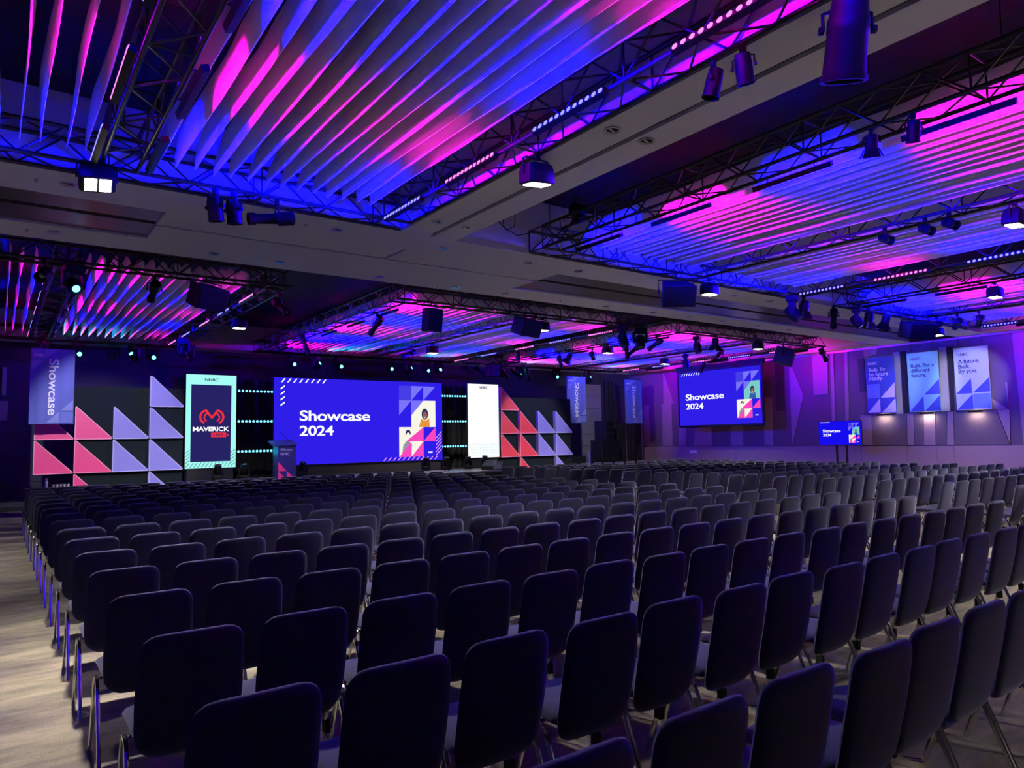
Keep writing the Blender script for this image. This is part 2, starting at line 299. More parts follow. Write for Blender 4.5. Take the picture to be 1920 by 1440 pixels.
# ------------------------------------------------------------------ trusses
BAY = {'NL': 'bay over the carpet aisle', 'NR1': 'bay past the long ceiling beam', 'NR2': 'bay beside the wall banners',
       'A': 'bay over the pink triangles', 'B': 'bay before the LED wall', 'C': 'bay by the projection screen'}
ORD = ['first', 'second', 'third', 'fourth', 'fifth', 'sixth', 'seventh', 'eighth', 'ninth', 'tenth', 'eleventh', 'twelfth', 'thirteenth', 'fourteenth', 'fifteenth', 'sixteenth', 'seventeenth', 'eighteenth', 'nineteenth', 'twentieth']
TW, TZ = .35, 4.70
BR = {}
def brace_mesh(d):
    k = tuple(round(c, 3) for c in d)
    if k not in BR: BR[k] = MB().path([(0, 0, 0), d], .011, 5).mesh('brace', ALU, True)
    return BR[k]
CH = {}
def truss(ax, a0, a1, c, bay, role, single=False):
    """box truss along axis ax from a0 to a1, centred at c on the other axis"""
    t = thing('box_truss', 'black box truss %s, %s' % (role, BAY[bay]), 'truss', (a0, c, TZ) if ax == 'x' else (c, a0, TZ))
    L = a1-a0; h = TW/2
    P = (lambda s, o, z: (s, o, z)) if ax == 'x' else (lambda s, o, z: (o, s, z))
    for o in (-h, h):
        for z in (0, TW):
            k = (ax, round(L, 3))
            if k not in CH: CH[k] = MB().path([P(0, 0, 0), P(L, 0, 0)], .024, 8).mesh('chord', ALU, True)
            put('chord', CH[k], t, P(0, o, z))
    n = max(2, round(L/.4)); d = L/n; segs = []
    for i in range(n):
        u = i % 2 == 0
        for o in (-h, h): segs.append((P(i*d, o, 0 if u else TW), P((i+1)*d, o, TW if u else 0)))
        for z in (0, TW): segs.append((P(i*d, -h if u else h, z), P((i+1)*d, h if u else -h, z)))
        if i % 4 == 0:
            for o in (-h, h): segs.append((P(i*d, o, 0), P(i*d, o, TW)))
            for z in (0, TW): segs.append((P(i*d, -h, z), P(i*d, h, z)))
    if single:
        for a, b in segs: put('brace', brace_mesh(tuple(q-p for p, q in zip(a, b))), t, a)
    else:
        mb = MB()
        for a, b in segs: mb.path([a, b], .011, 4)
        mb.build('bracing', ALU, t)
    # safety drops up into the void
    mb = MB()
    for s in ([.3, L*.5, L-.3]): mb.path([P(s, 0, TW), P(s, 0, ZP-TZ+.05)], .006, 5)
    mb.build('hanging_wire', BLACK, t)
    return t
truss('x', -4, 4.58, 8.78, 'NL', 'along the cross beam', True); truss('y', -4, 8.57, 1.0, 'NL', 'between two sets of fins', True); truss('y', -4, 8.57, 4.4, 'NL', 'along the beam edge', True)
truss('x', 6.93, 14.3, 8.80, 'NR1', 'along the cross beam', True); truss('y', -4, 8.59, 7.1, 'NR1', 'along the beam side', True); truss('y', -4, 8.59, 10.66, 'NR1', 'down the middle', True); truss('y', -4, 8.59, 14.1, 'NR1', 'on the far side', True)
truss('x', 16.0, 23.3, 8.80, 'NR2', 'along the cross beam', True); truss('y', -2, 8.59, 16.2, 'NR2', 'on the side away from the wall'); truss('y', -2, 8.59, 19.7, 'NR2', 'down the middle'); truss('y', -2, 8.59, 23.05, 'NR2', 'on the wall side')
truss('x', -4, 4.55, 13.6, 'A', 'along the cross beam', True); truss('x', -4, 4.55, 23.6, 'A', 'at the stage end'); truss('y', 13.81, 23.39, .9, 'A', 'between two sets of fins'); truss('y', 13.81, 23.39, 4.35, 'A', 'carrying pink and blue battens')
truss('x', 6.8, 14.4, 13.6, 'B', 'along the cross beam', True); truss('x', 6.8, 14.4, 23.6, 'B', 'at the stage end'); truss('y', 13.81, 23.39, 7.0, 'B', 'on the side towards the triangles'); truss('y', 13.81, 23.39, 10.7, 'B', 'down the middle'); truss('y', 13.81, 23.39, 14.2, 'B', 'on the coral triangle side')
truss('x', 16.0, 23.3, 13.6, 'C', 'along the cross beam', True); truss('x', 16.0, 23.3, 23.6, 'C', 'at the stage end'); truss('y', 13.81, 23.39, 16.0, 'C', 'on the side towards the stage'); truss('y', 13.81, 23.39, 20.0, 'C', 'down the middle'); truss('y', 13.81, 23.39, 23.05, 'C', 'on the wall side')

# ------------------------------------------------------------------ fabric fins
def fin_mesh(L, seed):
    rnd = random.Random(seed); n = 44; ph = rnd.random()*6; vs = []; fs = []
    for i in range(n+1):
        s = i/n; y = s*L; e = min(y, L-y)
        h = .17+.19*min(1, (e/.55))**.7
        sc = .022*abs(math.sin(math.pi*y/.95+ph))
        zt = h-sc; zb = .006*math.sin(y*2.1+ph); xo = .008*math.sin(y*1.7+ph*2); xt = xo+.012*math.sin(y*2.3+ph)
        for th in (-.004, .004): vs += [(xo+th, y, zb), ((xo+xt)/2+th, y, (zb+zt)/2), (xt+th, y, zt)]
    for i in range(n):
        a, b = i*6, i*6+6
        for k in (0, 1): fs += [(a+k, a+k+1, b+k+1, b+k), (b+3+k, b+4+k, a+4+k, a+3+k)]
        fs += [(a, b, b+3, a+3), (a+2, a+5, b+5, b+2)]
    fs += [(0, 3, 4, 1), (1, 4, 5, 2), (n*6, n*6+1, n*6+4, n*6+3), (n*6+1, n*6+2, n*6+5, n*6+4)]
    return MB().add(vs, fs).mesh('fin', FIN, True)
FM = {}; RF = random.Random(3)
def fins(bay, xs, y0, y1, ref):
    L = y1-y0
    for i, x in enumerate(xs):
        k = (round(L, 2), i % 3)
        if k not in FM: FM[k] = fin_mesh(L, i % 3)
        if L not in FM:
            mb = MB()
            for s_ in (.6, L/2, L-.6): mb.path([(0, s_, .3), (0, s_, ZP-4.80-.002)], .0025, 3)
            FM[L] = mb.mesh('suspension_line', BLACK)
        jz, ry = RF.uniform(-.015, .015), RF.uniform(-.09, .09)
        t = tag(put('fabric_fin', FM[k], None, (x, y0, 4.80+jz), (0, ry, 0)), 'white fabric fin %s from the %s, %s' % (ORD[i], ref, BAY[bay]), 'ceiling fin', 'fabric fins, '+BAY[bay])
        put('suspension_line', FM[L], t, (0, 0, -jz), (0, -ry, 0))
def rng(a, b, n): return [a+(b-a)*i/(n-1) for i in range(n)]
fins('NL', [.68, .5, .28, .11, -.07, -.27, -.48, -.7, -.95], -3, 8.5, 'middle truss, wall side'); fins('NL', rng(3.92, 1.36, 14), -3, 8.5, 'long beam')
fins('NR1', rng(7.62, 10.3, 14), -3, 8.5, 'beam side truss'); fins('NR1', rng(11.05, 13.62, 13), -3, 8.5, 'middle truss')
fins('NR2', rng(16.65, 19.35, 13), -1, 8.5, 'inner truss'); fins('NR2', rng(20.05, 22.55, 12), -1, 8.5, 'middle truss')
fins('A', [.5, .28, .11, -.07, -.27, -.48, -.7, -.95], 13.95, 23.3, 'middle truss, wall side'); fins('A', rng(1.25, 3.86, 14), 13.95, 23.3, 'middle truss')
fins('B', rng(7.45, 10.35, 15), 13.95, 23.3, 'inner truss'); fins('B', rng(11.05, 13.72, 14), 13.95, 23.3, 'middle truss')
fins('C', rng(16.45, 19.65, 16), 13.95, 23.3, 'inner truss'); fins('C', rng(20.35, 22.55, 12), 13.95, 23.3, 'middle truss')

# ------------------------------------------------------------------ LED battens
bat_body = MB().box(-.03, .03, -.5, .5, -.03, .03).mesh('body', BLACK)
bat_brk = MB().path([(0, -.3, .02), (.03, -.3, .06), (.085, -.3, .055)], .008, 5).path([(0, .3, .02), (.03, .3, .06), (.085, .3, .055)], .008, 5).path([(.03, -.3, .06), (.03, .3, .06)], .008, 5).mesh('bracket', BLACK)
lens_p = MB().lathe([(.024, 0), (.026, .006), (.014, .012)], 10, Matrix.Rotation(-math.pi/2, 4, 'Y')).mesh('lens', L_PINK, True)
lens_b = MB().lathe([(.024, 0), (.026, .006), (.014, .012)], 10, Matrix.Rotation(-math.pi/2, 4, 'Y')).mesh('lens', L_BLUE, True)
def batten(bay, chord, y, face, pink, i, side, up=.45):
    """one metre LED batten beside a truss tube; face = -1 shines towards -x, +1 towards +x"""
    cn = 'pink' if pink else 'blue'
    t = thing('led_batten', '%s LED batten %s from the cross beam, %s, %s' % (cn, ORD[i], side, BAY[bay]), 'light bar', (chord+.08*face, y, 4.645), 0 if face < 0 else math.pi, 'LED battens, '+BAY[bay])
    tilt = R(20) if up > 0 else R(-28)
    put('body', bat_body, t, rot=(0, tilt, 0)); put('bracket', bat_brk, t)
    for k in range(12):
        yy = -.46+k*.92/11
        put('lens', lens_p if pink else lens_b, t, (-.030*math.cos(tilt), yy, .030*math.sin(tilt)), (0, tilt, 0))
    lamp('AREA', t, (-.055, 0, .025), (-1, 0, up), PINK if pink else BLUE, P_BATTEN*(.035 if up < 0 else .165 if pink else 1.75), .9, .05, spread=140 if up < 0 else 66 if pink else 82)
    return t
NY = [(8.0, 0), (6.4, 1), (4.75, 0), (3.0, 1), (1.3, 0), (-.5, 1)]
for i, (y, p) in enumerate(NY):
    batten('NL', 4.225, y, -1, p, i, 'outer truss'); batten('NL', 1.175, y-.15, 1, p, i, 'middle truss')
    batten('NR1', 7.275, y-.2, 1, p, i, 'beam truss'); batten('NR1', 13.925, y, -1, p, i, 'far truss')
for i, (y, p) in enumerate(NY[:5]): batten('NL', .825, y-.15, -1, p, i, 'added wall side')  # unseen battens added to light the fins past the middle truss
for i, (y, p) in enumerate(NY[:4]):
    batten('NR2', 16.375, y, 1, p, i, 'inner truss'); batten('NR2', 22.875, y, -1, p, i, 'wall truss')
for i, y in enumerate((7.2, 3.6)): batten('NR2', 23.225, y, 1, 1, i, 'added wall wash', -.6)  # battens added to put pink light on the right wall
FY = [(14.8, 1), (16.6, 0), (18.4, 1), (20.5, 0), (22.3, 1)]
for i, (y, p) in enumerate(FY):
    batten('A', 4.175, y, -1, p, i, 'outer truss'); batten('A', 1.075, y, 1, p, i, 'middle truss'); batten('A', .725, y, -1, p, i, 'added wall side')  # wall side row is unseen, added to light the fins there
    batten('B', 7.175, y, 1, p, i, 'inner truss'); batten('B', 14.025, y, -1, p, i, 'outer truss')
    batten('C', 16.175, y, 1, p, i, 'inner truss'); batten('C', 22.875, y, -1, p, i, 'wall truss')
for i, y in enumerate((14.6, 18.0, 21.4)): batten('C', 23.225, y, 1, 1, i, 'added wall wash', -.6)  # more added battens, for a pink wash beside the projection screen

# ------------------------------------------------------------------ lamps on the rig
def clampset():
    return [('clamp', MB().box(-.03, .03, -.025, .025, -.07, 0).path([(0, 0, -.05), (0, 0, -.12)], .012, 6).mesh('clamp', BLACK))]
CLAMP = clampset()[0][1]
def yoke_mesh(w, h):
    return MB().path([(-w, 0, -.12-h), (-w, 0, -.13), (-w*.7, 0, -.12), (w*.7, 0, -.12), (w, 0, -.13), (w, 0, -.12-h)], .010, 5).lathe([(.022, 0), (.022, .02)], 8, Matrix.Translation((w, 0, -.12-h)) @ Matrix.Rotation(math.pi/2, 4, 'Y')).lathe([(.022, 0), (.022, .02)], 8, Matrix.Translation((-w-.02, 0, -.12-h)) @ Matrix.Rotation(math.pi/2, 4, 'Y')).mesh('yoke', BLACK, True)
FX = {}
def fx(kind):
    if kind in FX: return FX[kind]
    if kind == 'par':
        d = dict(y=yoke_mesh(.105, .10), h=.10, body=MB().lathe([(.045, .13), (.075, .12), (.085, .02), (.085, -.15), (.092, -.152), (.092, -.17), (.08, -.17), (.076, -.10), (.02, -.08)], 18).mesh('can', BLACK, True),
                 lens=MB().lathe([(.075, -.10), (.06, -.106), (.02, -.11)], 14).mesh('lens', L_LENS, True), bn='can')
    elif kind == 'bigpar':
        d = dict(y=yoke_mesh(.125, .10), h=.10, body=MB().lathe([(.05, .17), (.085, .16), (.098, .06), (.104, .05), (.104, -.01), (.10, -.02), (.108, -.22), (.118, -.225), (.118, -.25), (.10, -.25), (.094, -.14), (.02, -.10)], 26).mesh('can', BLACK, True),
                 lens=MB().lathe([(.092, -.14), (.07, -.15), (.02, -.155)], 16).mesh('lens', L_LENS, True), bn='can')
    elif kind == 'profile':
        d = dict(y=yoke_mesh(.11, .12), h=.12, body=MB().lathe([(.05, .22), (.085, .20), (.09, .02), (.065, 0), (.06, -.24), (.075, -.26), (.075, -.34), (.06, -.34), (.055, -.30), (.01, -.29)], 14).mesh('barrel', BLACK, True),
                 lens=MB().lathe([(.055, -.30), (.04, -.315), (.01, -.32)], 12).mesh('lens', L_LENS, True), bn='barrel')
    elif kind == 'fresnel':
        mb = MB().lathe([(.04, .14), (.09, .12), (.10, .02), (.10, -.10), (.085, -.10), (.08, -.05), (.02, -.04)], 16)
        for a in range(4):
            M = Matrix.Rotation(a*math.pi/2, 4, 'Z'); q = [M @ Vector(p) for p in ((.10, -.08, -.10), (.10, .08, -.10), (.17, .12, -.24), (.17, -.12, -.24))]
            q2 = [p+M.to_3x3() @ Vector((.006, 0, .002)) for p in q]; mb.add(q+q2, [(0, 1, 2, 3), (7, 6, 5, 4), (0, 4, 5, 1), (1, 5, 6, 2), (2, 6, 7, 3), (3, 7, 4, 0)])
        d = dict(y=yoke_mesh(.12, .11), h=.11, body=mb.mesh('housing', BLACK, True), lens=MB().lathe([(.08, -.05), (.05, -.06), (.01, -.065)], 14).mesh('lens', L_LENS, True), bn='housing')
    FX[kind] = d; return d
def fixture(kind, loc, aim, label, cat, group=None, lit=None, power=0, cone=30, size=.06, name=None, scale=1.0):
    """hung lamp; loc = the clamp on the truss tube, aim = direction the lens looks"""
    d = fx(kind); a = Vector(aim).normalized(); rz = math.atan2(a.x, -a.y) if abs(a.x)+abs(a.y) > 1e-4 else 0
    t = thing(name or {'par': 'par_can', 'bigpar': 'par_can', 'profile': 'profile_spotlight', 'fresnel': 'barn_door_spotlight'}[kind], label, cat, loc, rz, group); t.scale = (scale,)*3
    put('clamp', CLAMP, t); put('yoke', d['y'], t)
    tilt = math.acos(max(-1, min(1, -a.z)))     # 0 = straight down
    b = put(d['bn'], d['body'], t, (0, 0, -.12-d['h']), (-tilt, 0, 0)); put('lens', d['lens'], b)
    if power: lamp('SPOT', t, Vector((0, 0, -.12-d['h']))+Vector((0, -math.sin(tilt), -math.cos(tilt)))*.36, (0, -math.sin(tilt), -math.cos(tilt)), lit, power, size, cone=cone, blend=.5)
    return t
# white LED floods
fl_h = MB().loft([[(x*a, y*a, z) for x, y in ((-.17, -.09), (-.14, -.115), (.14, -.115), (.17, -.09), (.17, .09), (.14, .115), (-.14, .115), (-.17, .09))] for a, z in ((.55, .12), (.9, .09), (1, .02), (1, -.09), (.94, -.1))]).mesh('housing', BLACK, True)
fl_y = MB().path([(-.185, 0, -.02), (-.185, 0, .14), (-.14, 0, .17), (.14, 0, .17), (.185, 0, .14), (.185, 0, -.02)], .011, 5).box(-.03, .03, -.03, .03, .165, .2).mesh('yoke', BLACK)
fl_l = MB().box(-.055, .055, -.035, .035, -.012, 0).mesh('led_block', L_FLOOD)
def flood(x, y, label, tilt=(0, 0), z=4.48, rotz=0, power=1.0, spread=118):
    t = thing('flood_light', label, 'flood light', (x, y, z), rotz)
    put('yoke', fl_y, t); h = put('housing', fl_h, t, rot=(tilt[0], tilt[1], 0))
    for i in (-1, 1):
        for j in (-1, 1): put('led_block', fl_l, h, (i*.068, j*.046, -.1))
    dr = Matrix.Rotation(tilt[1], 3, 'Y') @ (Matrix.Rotation(tilt[0], 3, 'X') @ Vector((0, 0, -1)))
    lamp('AREA', t, dr*.13, dr, WARM, P_FLOOD*power, .26, .17, spread=spread)
    return t
flood(.79, 8.56, 'blazing white LED flood on the truss over the carpet aisle', (R(-30), R(-6)), 4.54, power=1.2, spread=95)
flood(4.575, 5.77, 'white LED flood hanging below the long ceiling beam', (R(8), R(-6)))
flood(10.835, 3.5, 'white LED flood between blue fins on the middle truss', (R(6), 0))
flood(11.0, 8.625, 'white LED flood below the dark cross beam panel, near a speaker')
flood(16.375, 5.74, 'white LED flood against pink fins in the bay near the banners')
flood(4.525, 17.0, 'white LED flood hanging over the triangles end of the seating')
flood(11.0, 13.775, 'white LED flood beside the speaker on the truss before the stage')
flood(15.825, 16.5, 'white LED flood near two dark moving heads before the stage')
flood(19.4, 13.425, 'white LED flood on the truss near the projection screen top')
flood(20.175, 18.0, 'white LED flood above the far edge of the projection screen')
flood(10.875, 19.1, 'white LED flood over the front of the LED wall')
flood(21.4, 8.975, 'white LED flood beside the speaker above the banners')
flood(10.835, -2.0, 'white LED flood on the middle truss behind the last seats', power=2.0)
flood(6.925, -3.2, 'added white LED flood behind the last seats, for the chair backs', power=2.2)  # unseen flood added to brighten the near chair backs
flood(-2.2, 13.425, 'added white LED flood lighting the stage end of the carpet aisle', power=.9)  # out of view flood added to light the far aisle carpet

# small pars and spots near the camera; clamps hang on the lower tubes
HZ = 4.68
for x in (2.0, 2.21): fixture('par', (x, 8.605, HZ), (.15, .12, -1), 'small black par can of a pair under the cross beam truss', 'stage light', 'pair of pars under the truss')
fixture('profile', (2.72, 8.605, HZ), (-1, .1, -.15), 'short black spotlight lying level beside two par cans', 'stage light')
fixture('par', (4.575, 3.46, HZ), (-.1, .25, -1), 'black par can with silver yoke below pink batten', 'stage light', 'two pars below the pink batten', scale=.78)
fixture('par', (4.575, 3.18, HZ), (.3, .1, -1), 'black par can with silver yoke below pink batten', 'stage light', 'two pars below the pink batten', scale=.78)
fixture('bigpar', (4.575, 2.36, HZ), (.22, .28, -1), 'large glossy black par can hanging before the ceiling beam', 'stage light', scale=1.3)

# moving heads
mh_base = MB().loft([[(x*a, y*a, z) for x, y in ((-.15, -.1), (.15, -.1), (.15, .1), (-.15, .1))] for a, z in ((.92, 0), (1, -.02), (1, -.09), (.9, -.11))]).path([(-.08, 0, 0), (-.08, 0, .05)], .012, 6).path([(.08, 0, 0), (.08, 0, .05)], .012, 6).mesh('base', BLACK)
mh_arm = MB().box(-.17, -.125, -.05, .05, -.36, -.11).box(.125, .17, -.05, .05, -.36, -.11).box(-.17, .17, -.05, .05, -.14, -.11).mesh('arm', BLACK)
mh_head = MB().lathe([(.04, .15), (.09, .13), (.115, .05), (.12, -.04), (.105, -.13), (.10, -.17), (.085, -.17), (.08, -.15), (.01, -.14)], 18).mesh('head', BLACK, True)
mh_lens = [MB().lathe([(r, -.15), (r*.7, -.162), (.01, -.166)], 14).mesh('lens', m, True) for r, m in ((.08, L_LENS), (.06, L_CYAN), (.08, L_BLUE))]
def moving_head(loc, aim, label, lens=0, group=None, floor=False, color=None, power=0, cone=18, scale=1.0):
    a = Vector(aim).normalized(); rz = math.atan2(a.x, -a.y)
    t = thing('moving_head', label, 'moving light', loc, rz, group); t.scale = (scale,)*3
    fl = -1 if floor else 1
    for n, m in (('base', mh_base), ('arm', mh_arm)):
        put(n, m, t, rot=(math.pi if floor else 0, 0, 0))
    tilt = math.acos(max(-1, min(1, -a.z)))
    hd = put('head', mh_head, t, (0, 0, -.32*fl), (-tilt, 0, 0)); put('lens', mh_lens[lens], hd)
    if power: lamp('SPOT', t, Vector((0, 0, -.32*fl))+Vector((0, -math.sin(tilt), -math.cos(tilt)))*.24, (0, -math.sin(tilt), -math.cos(tilt)), color, power, .06, cone=cone, blend=.6)
    return t
MZ = 4.636
for i, x in enumerate((1.83, 3.73, 7.98, 9.62, 11.55, 13.06)):
    moving_head((x, 23.425, MZ), (.12, -1, -.12), 'hung moving head with bright cyan lens, %s from the pink triangles' % ORD[i], 1, 'cyan moving heads over the stage')
for x in (17.43, 19.4):
    moving_head((x, 23.425, MZ), (-.3, -1, -.12), 'hung moving head with a bright cyan beam past the white screen', 1, 'cyan moving heads past the white screen')
def aimv(a, b): return (b[0]-a[0], b[1]-a[1], b[2]-a[2])
moving_head((13.75, 8.625, MZ), (.3, -.6, -.7), 'bulky black moving head below the cross beam near the speaker', scale=1.15)
moving_head((16.37, 8.625, MZ), (.25, -.5, -.8), 'moving head with blue lit casing below the cross beam', 2)
fixture('fresnel', (16.95, 8.625, HZ), (.1, .3, -1), 'black barn door spotlight beside the blue moving head', 'stage light')
fixture('fresnel', (17.75, 8.625, HZ), (-.1, .3, -1), 'black barn door spotlight beside the speaker above the banners', 'stage light')
fixture('fresnel', (14.2, 8.625, HZ), (.1, .3, -1), 'black barn door spotlight beside the bulky moving head', 'stage light')
fixture('profile', (16.0, 8.975, HZ), (.6, .4, -.6), 'black spotlight with silver yoke near the blue moving head', 'stage light')
for i, y in enumerate((5.03, 4.47, 4.16)): fixture('par', (10.485, y, 4.68), (-.3, -.7, -.4), 'round blue-lit par can on the middle truss, %s from the cross beam' % ORD[i], 'stage light', 'pars on the middle truss', scale=.75)
fixture('fresnel', (6.925, 3.4, HZ), (.3, .2, -1), 'squat dark spotlight on the beam side truss', 'stage light', scale=.6)
fixture('par', (6.925, 3.0, HZ), (.2, .2, -1), 'slim silver-lensed par on the beam side truss', 'stage light', scale=.7)
moving_head((13.45, 13.425, MZ), (.2, -.3, -1), 'dark moving head of a pair at the corner truss before the coral triangles', 0, 'pair of heads at the bay corner', scale=1.15)
moving_head((14.1, 13.425, MZ), (-.2, -.3, -1), 'dark moving head of a pair at the corner truss before the coral triangles', 0, 'pair of heads at the bay corner', scale=1.15)
moving_head((16.9, 13.775, MZ), (.1, -.2, -1), 'slim moving head hanging at the projection screen bay')
fixture('fresnel', (17.3, 13.425, HZ), (0, .1, -1), 'wide barn door spotlight at the projection screen bay', 'stage light')
fixture('profile', (19.825, 15.2, HZ), (-.8, -.2, -.5), 'tilted silver-yoked spotlight by the screen bay middle truss', 'stage light')
fixture('profile', (16.175, 15.6, HZ), (-.6, .5, -.6), 'angled black spotlight before the projection screen bay', 'stage light')
fixture('profile', (16.175, 16.0, HZ), (.6, .5, -.6), 'black spotlight pointing away from the stage corner', 'stage light')
moving_head((20.175, 17.0, MZ), (.1, -.1, -1), 'narrow moving head seen before cyan fins by the screen')
fixture('profile', (10.525, 19.9, HZ), (-.9, -.3, -.35), 'long dark spotlight under the LED wall bay fins', 'stage light')
fixture('profile', (6.825, 19.1, HZ), (.3, -.2, -.9), 'dark spotlight under the corner of the LED wall bay', 'stage light')
moving_head((.95, 13.425, MZ), (.2, -.7, -.45), 'moving head with a bright lens on the aisle truss', 1)
fixture('par', (.55, 13.425, HZ), (-.3, -.6, -.5), 'silver lit par can next to the aisle truss head', 'stage light')
moving_head((4.175, 21.25, MZ), (-.3, -.5, -1), 'dark moving head under cyan lights by the lavender triangles', 0)
moving_head((4.525, 22.4, MZ), (.3, -.6, -.9), 'dark moving head hanging above the mint framed screen', 0)
moving_head((2.72, 23.425, MZ), (-.3, -.9, -.3), 'unlit moving head between two cyan beams', 0)
fixture('profile', (4.525, 14.1, HZ), (.2, -.7, -.5), 'spotlight with bright rim at the dark gap beyond the cross beam', 'stage light')
fixture('par', (14.025, 18.9, HZ), (.3, .5, -.8), 'par can beside the outer truss before the white screen', 'stage light')
fixture('fresnel', (15.825, 18.4, HZ), (-.3, .4, -.8), 'barn door spotlight at the gap between two fin bays', 'stage light')
fixture('profile', (16.175, 19.3, HZ), (.6, .5, -.5), 'spotlight reaching past the gap between two fin bays', 'stage light')
# a hung bar of profiles at the stage corner
t = thing('lighting_bar', 'black hanging bar of spotlights at the stage corner', 'lighting bar')
MB().path([(14.2, 22.7, 4.60), (17.7, 22.7, 4.60)], .025, 8).build('tube', BLACK, t)
for x in (14.75, 15.5, 17.0): MB().path([(x, 22.7, 4.60), (x, 22.7, ZP-.002)], .012, 6).build('drop_pipe', BLACK, t)
for i, (x, a) in enumerate(((14.4, (.7, -.2, -.6)), (14.95, (.75, -.1, -.55)), (15.5, (.8, -.2, -.4)), (16.1, (.7, .1, -.6)), (16.7, (.75, -.2, -.5)), (17.3, (-.1, -.5, -.8)))):
    fixture('profile', (x, 22.7, 4.58), a, 'angled spotlight on the stage corner bar, %s from the LED wall' % ORD[i], 'stage light', 'spotlights on the stage corner bar')
# fronts that light the set
fixture('profile', (2.2, 13.775, HZ), aimv((2.2, 13.775, 4.44), (2.3, 20.2, 1.9)), 'front spotlight aimed at the pink and lavender triangles', 'stage light', lit=(1, .97, 1), power=P_PROFILE*3.8, cone=40, size=.05)
fixture('profile', (15.825, 14.4, HZ), aimv((15.825, 14.4, 4.44), (15.6, 20.2, 1.9)), 'front spotlight aimed at the coral and lavender triangles', 'stage light', lit=(1, .97, 1), power=P_PROFILE*2.6, cone=36, size=.05)
fixture('profile', (7.175, 15.2, HZ), aimv((7.175, 15.2, 4.44), (6.3, 18.9, 1.3)), 'front spotlight aimed at the lectern', 'stage light', lit=(.8, .75, 1), power=260, cone=18, size=.05)
fixture('profile', (16.175, 17.6, HZ), aimv((16.175, 17.6, 4.44), (20.4, 21.5, 3.2)), 'added front spotlight aimed at the far Showcase banners', 'stage light', lit=(.9, .9, 1), power=P_PROFILE*1.6, cone=44, size=.05)  # spotlight added to brighten the dark banner cloth
for k, y in enumerate((12.2, 10.8, 9.4)):
    fixture('profile', (19.875, 8.35-k*.5, HZ), aimv((19.875, 8.35-k*.5, 4.44), (24.5, y, 3.3)), '%s spotlight from the cross beam aimed at the wall banners' % ORD[k], 'stage light', lit=(.95, .95, 1), power=P_PROFILE*(.8+.45*k), cone=26, size=.05)
fixture('profile', (23.1, 13.425, HZ), (-.3, -.5, -.8), 'black spotlight at the truss end above the first banner', 'stage light')
fixture('profile', (22.875, 18.4, HZ), (-.7, -.2, -.6), 'silver trimmed spotlight by the screen corner truss', 'stage light')
# cyan beams on the stage end of the fins
for (x, y, tx, ty) in ((3.25, 23.425, 2.4, 22.7), (8.8, 23.425, 9.6, 22.4), (12.3, 23.425, 13.2, 22.4), (13.6, 23.425, 13.6, 21.4), (16.6, 23.425, 18.2, 22.3), (21.2, 23.425, 22.0, 22.0), (1.0, 23.425, 1.9, 22.6)):
    p = (x, y, 4.33)
    moving_head((x, y, MZ), aimv(p, (tx, ty, 5.0)), 'moving head throwing cyan light onto the fins above the stage', 1, 'cyan wash heads at the stage end', color=CYAN, power=P_BEAM, cone=70)

# chain hoists over the truss corners and a cable loop on the pit wall
for x, y, lb in ((7.45, 8.35, 'black chain hoist over the truss corner by the long ceiling beam'), (4.05, 14.3, 'black chain hoist over the truss corner beyond the cross beam'), (13.75, 14.25, 'black chain hoist over the truss corner before the coral triangles')):
    t = thing('chain_hoist', lb, 'hoist', (x, y, 5.32))
    MB().lathe([(.05, -.13), (.10, -.12), (.105, .10), (.06, .12)], 16, Matrix.Rotation(math.pi/2, 4, 'Y')).build('motor', BLACK, t, True); MB().box(-.06, .06, -.09, .09, -.20, -.06).build('chain_bag', DRAPE, t)
    MB().path([(0, 0, .08), (0, 0, ZP-5.32-.002)], .012, 6).path([(0, 0, -.19), (0, 0, -.26)], .008, 5).build('chain', STEEL, t)
t = thing('cable_loop', 'thin black cables looping from the pit wall to the truss corner', 'cable')
MB().path([(6.2, 8.97, 5.4), (6.25, 8.9, 5.1), (6.4, 8.85, 4.95), (6.55, 8.85, 5.05), (6.6, 8.9, 5.35), (6.6, 8.97, 5.5)], .008, 5).build('cable', BLACK, t)
MB().path([(6.35, 8.97, 5.45), (6.38, 8.9, 5.0), (6.6, 8.85, 4.9), (6.93, 8.8, 5.0)], .008, 5).build('cable', BLACK, t)

# ------------------------------------------------------------------ speakers on the rig
def speaker(loc, w, d, h, rz, tilt, label, top=4.683):
    drop = top-loc[2]
    t = thing('hung_speaker', label, 'speaker', loc, rz)
    ring = lambda z, k: [(-w/2*k, -d/2*k, z), (w/2*k, -d/2*k, z), (w/2*.72*k, d/2*k, z), (-w/2*.72*k, d/2*k, z)]
    c = MB().loft([ring(-h/2, .96), ring(-h/2+.02, 1), ring(h/2-.02, 1), ring(h/2, .96)]).build('cabinet', BLACKM, t); c.rotation_euler = (tilt, 0, 0)
    g = MB().box(-w/2*.9, w/2*.9, -d/2-.012, -d/2+.002, -h/2*.92, h/2*.92).build('grille', BLACK, t); g.rotation_euler = (tilt, 0, 0)
    MB().path([(-w/2-.012, 0, 0), (-w/2-.012, 0, h/2+.06), (w/2+.012, 0, h/2+.06), (w/2+.012, 0, 0)], .013, 5).path([(0, 0, h/2+.06), (0, 0, drop)], .016, 6).build('bracket', BLACK, t)
speaker((2.99, 13.425, 4.34), .62, .42, .40, R(25), R(22), 'large dark wedge speaker on the triangle bay truss')
speaker((10.05, 8.625, 4.29), .62, .45, .40, R(-35), R(24), 'wedge speaker with pale side below the dark ceiling panel')
speaker((10.20, 13.425, 4.36), .66, .45, .40, R(10), R(20), 'wedge speaker beside a flood before the LED wall')
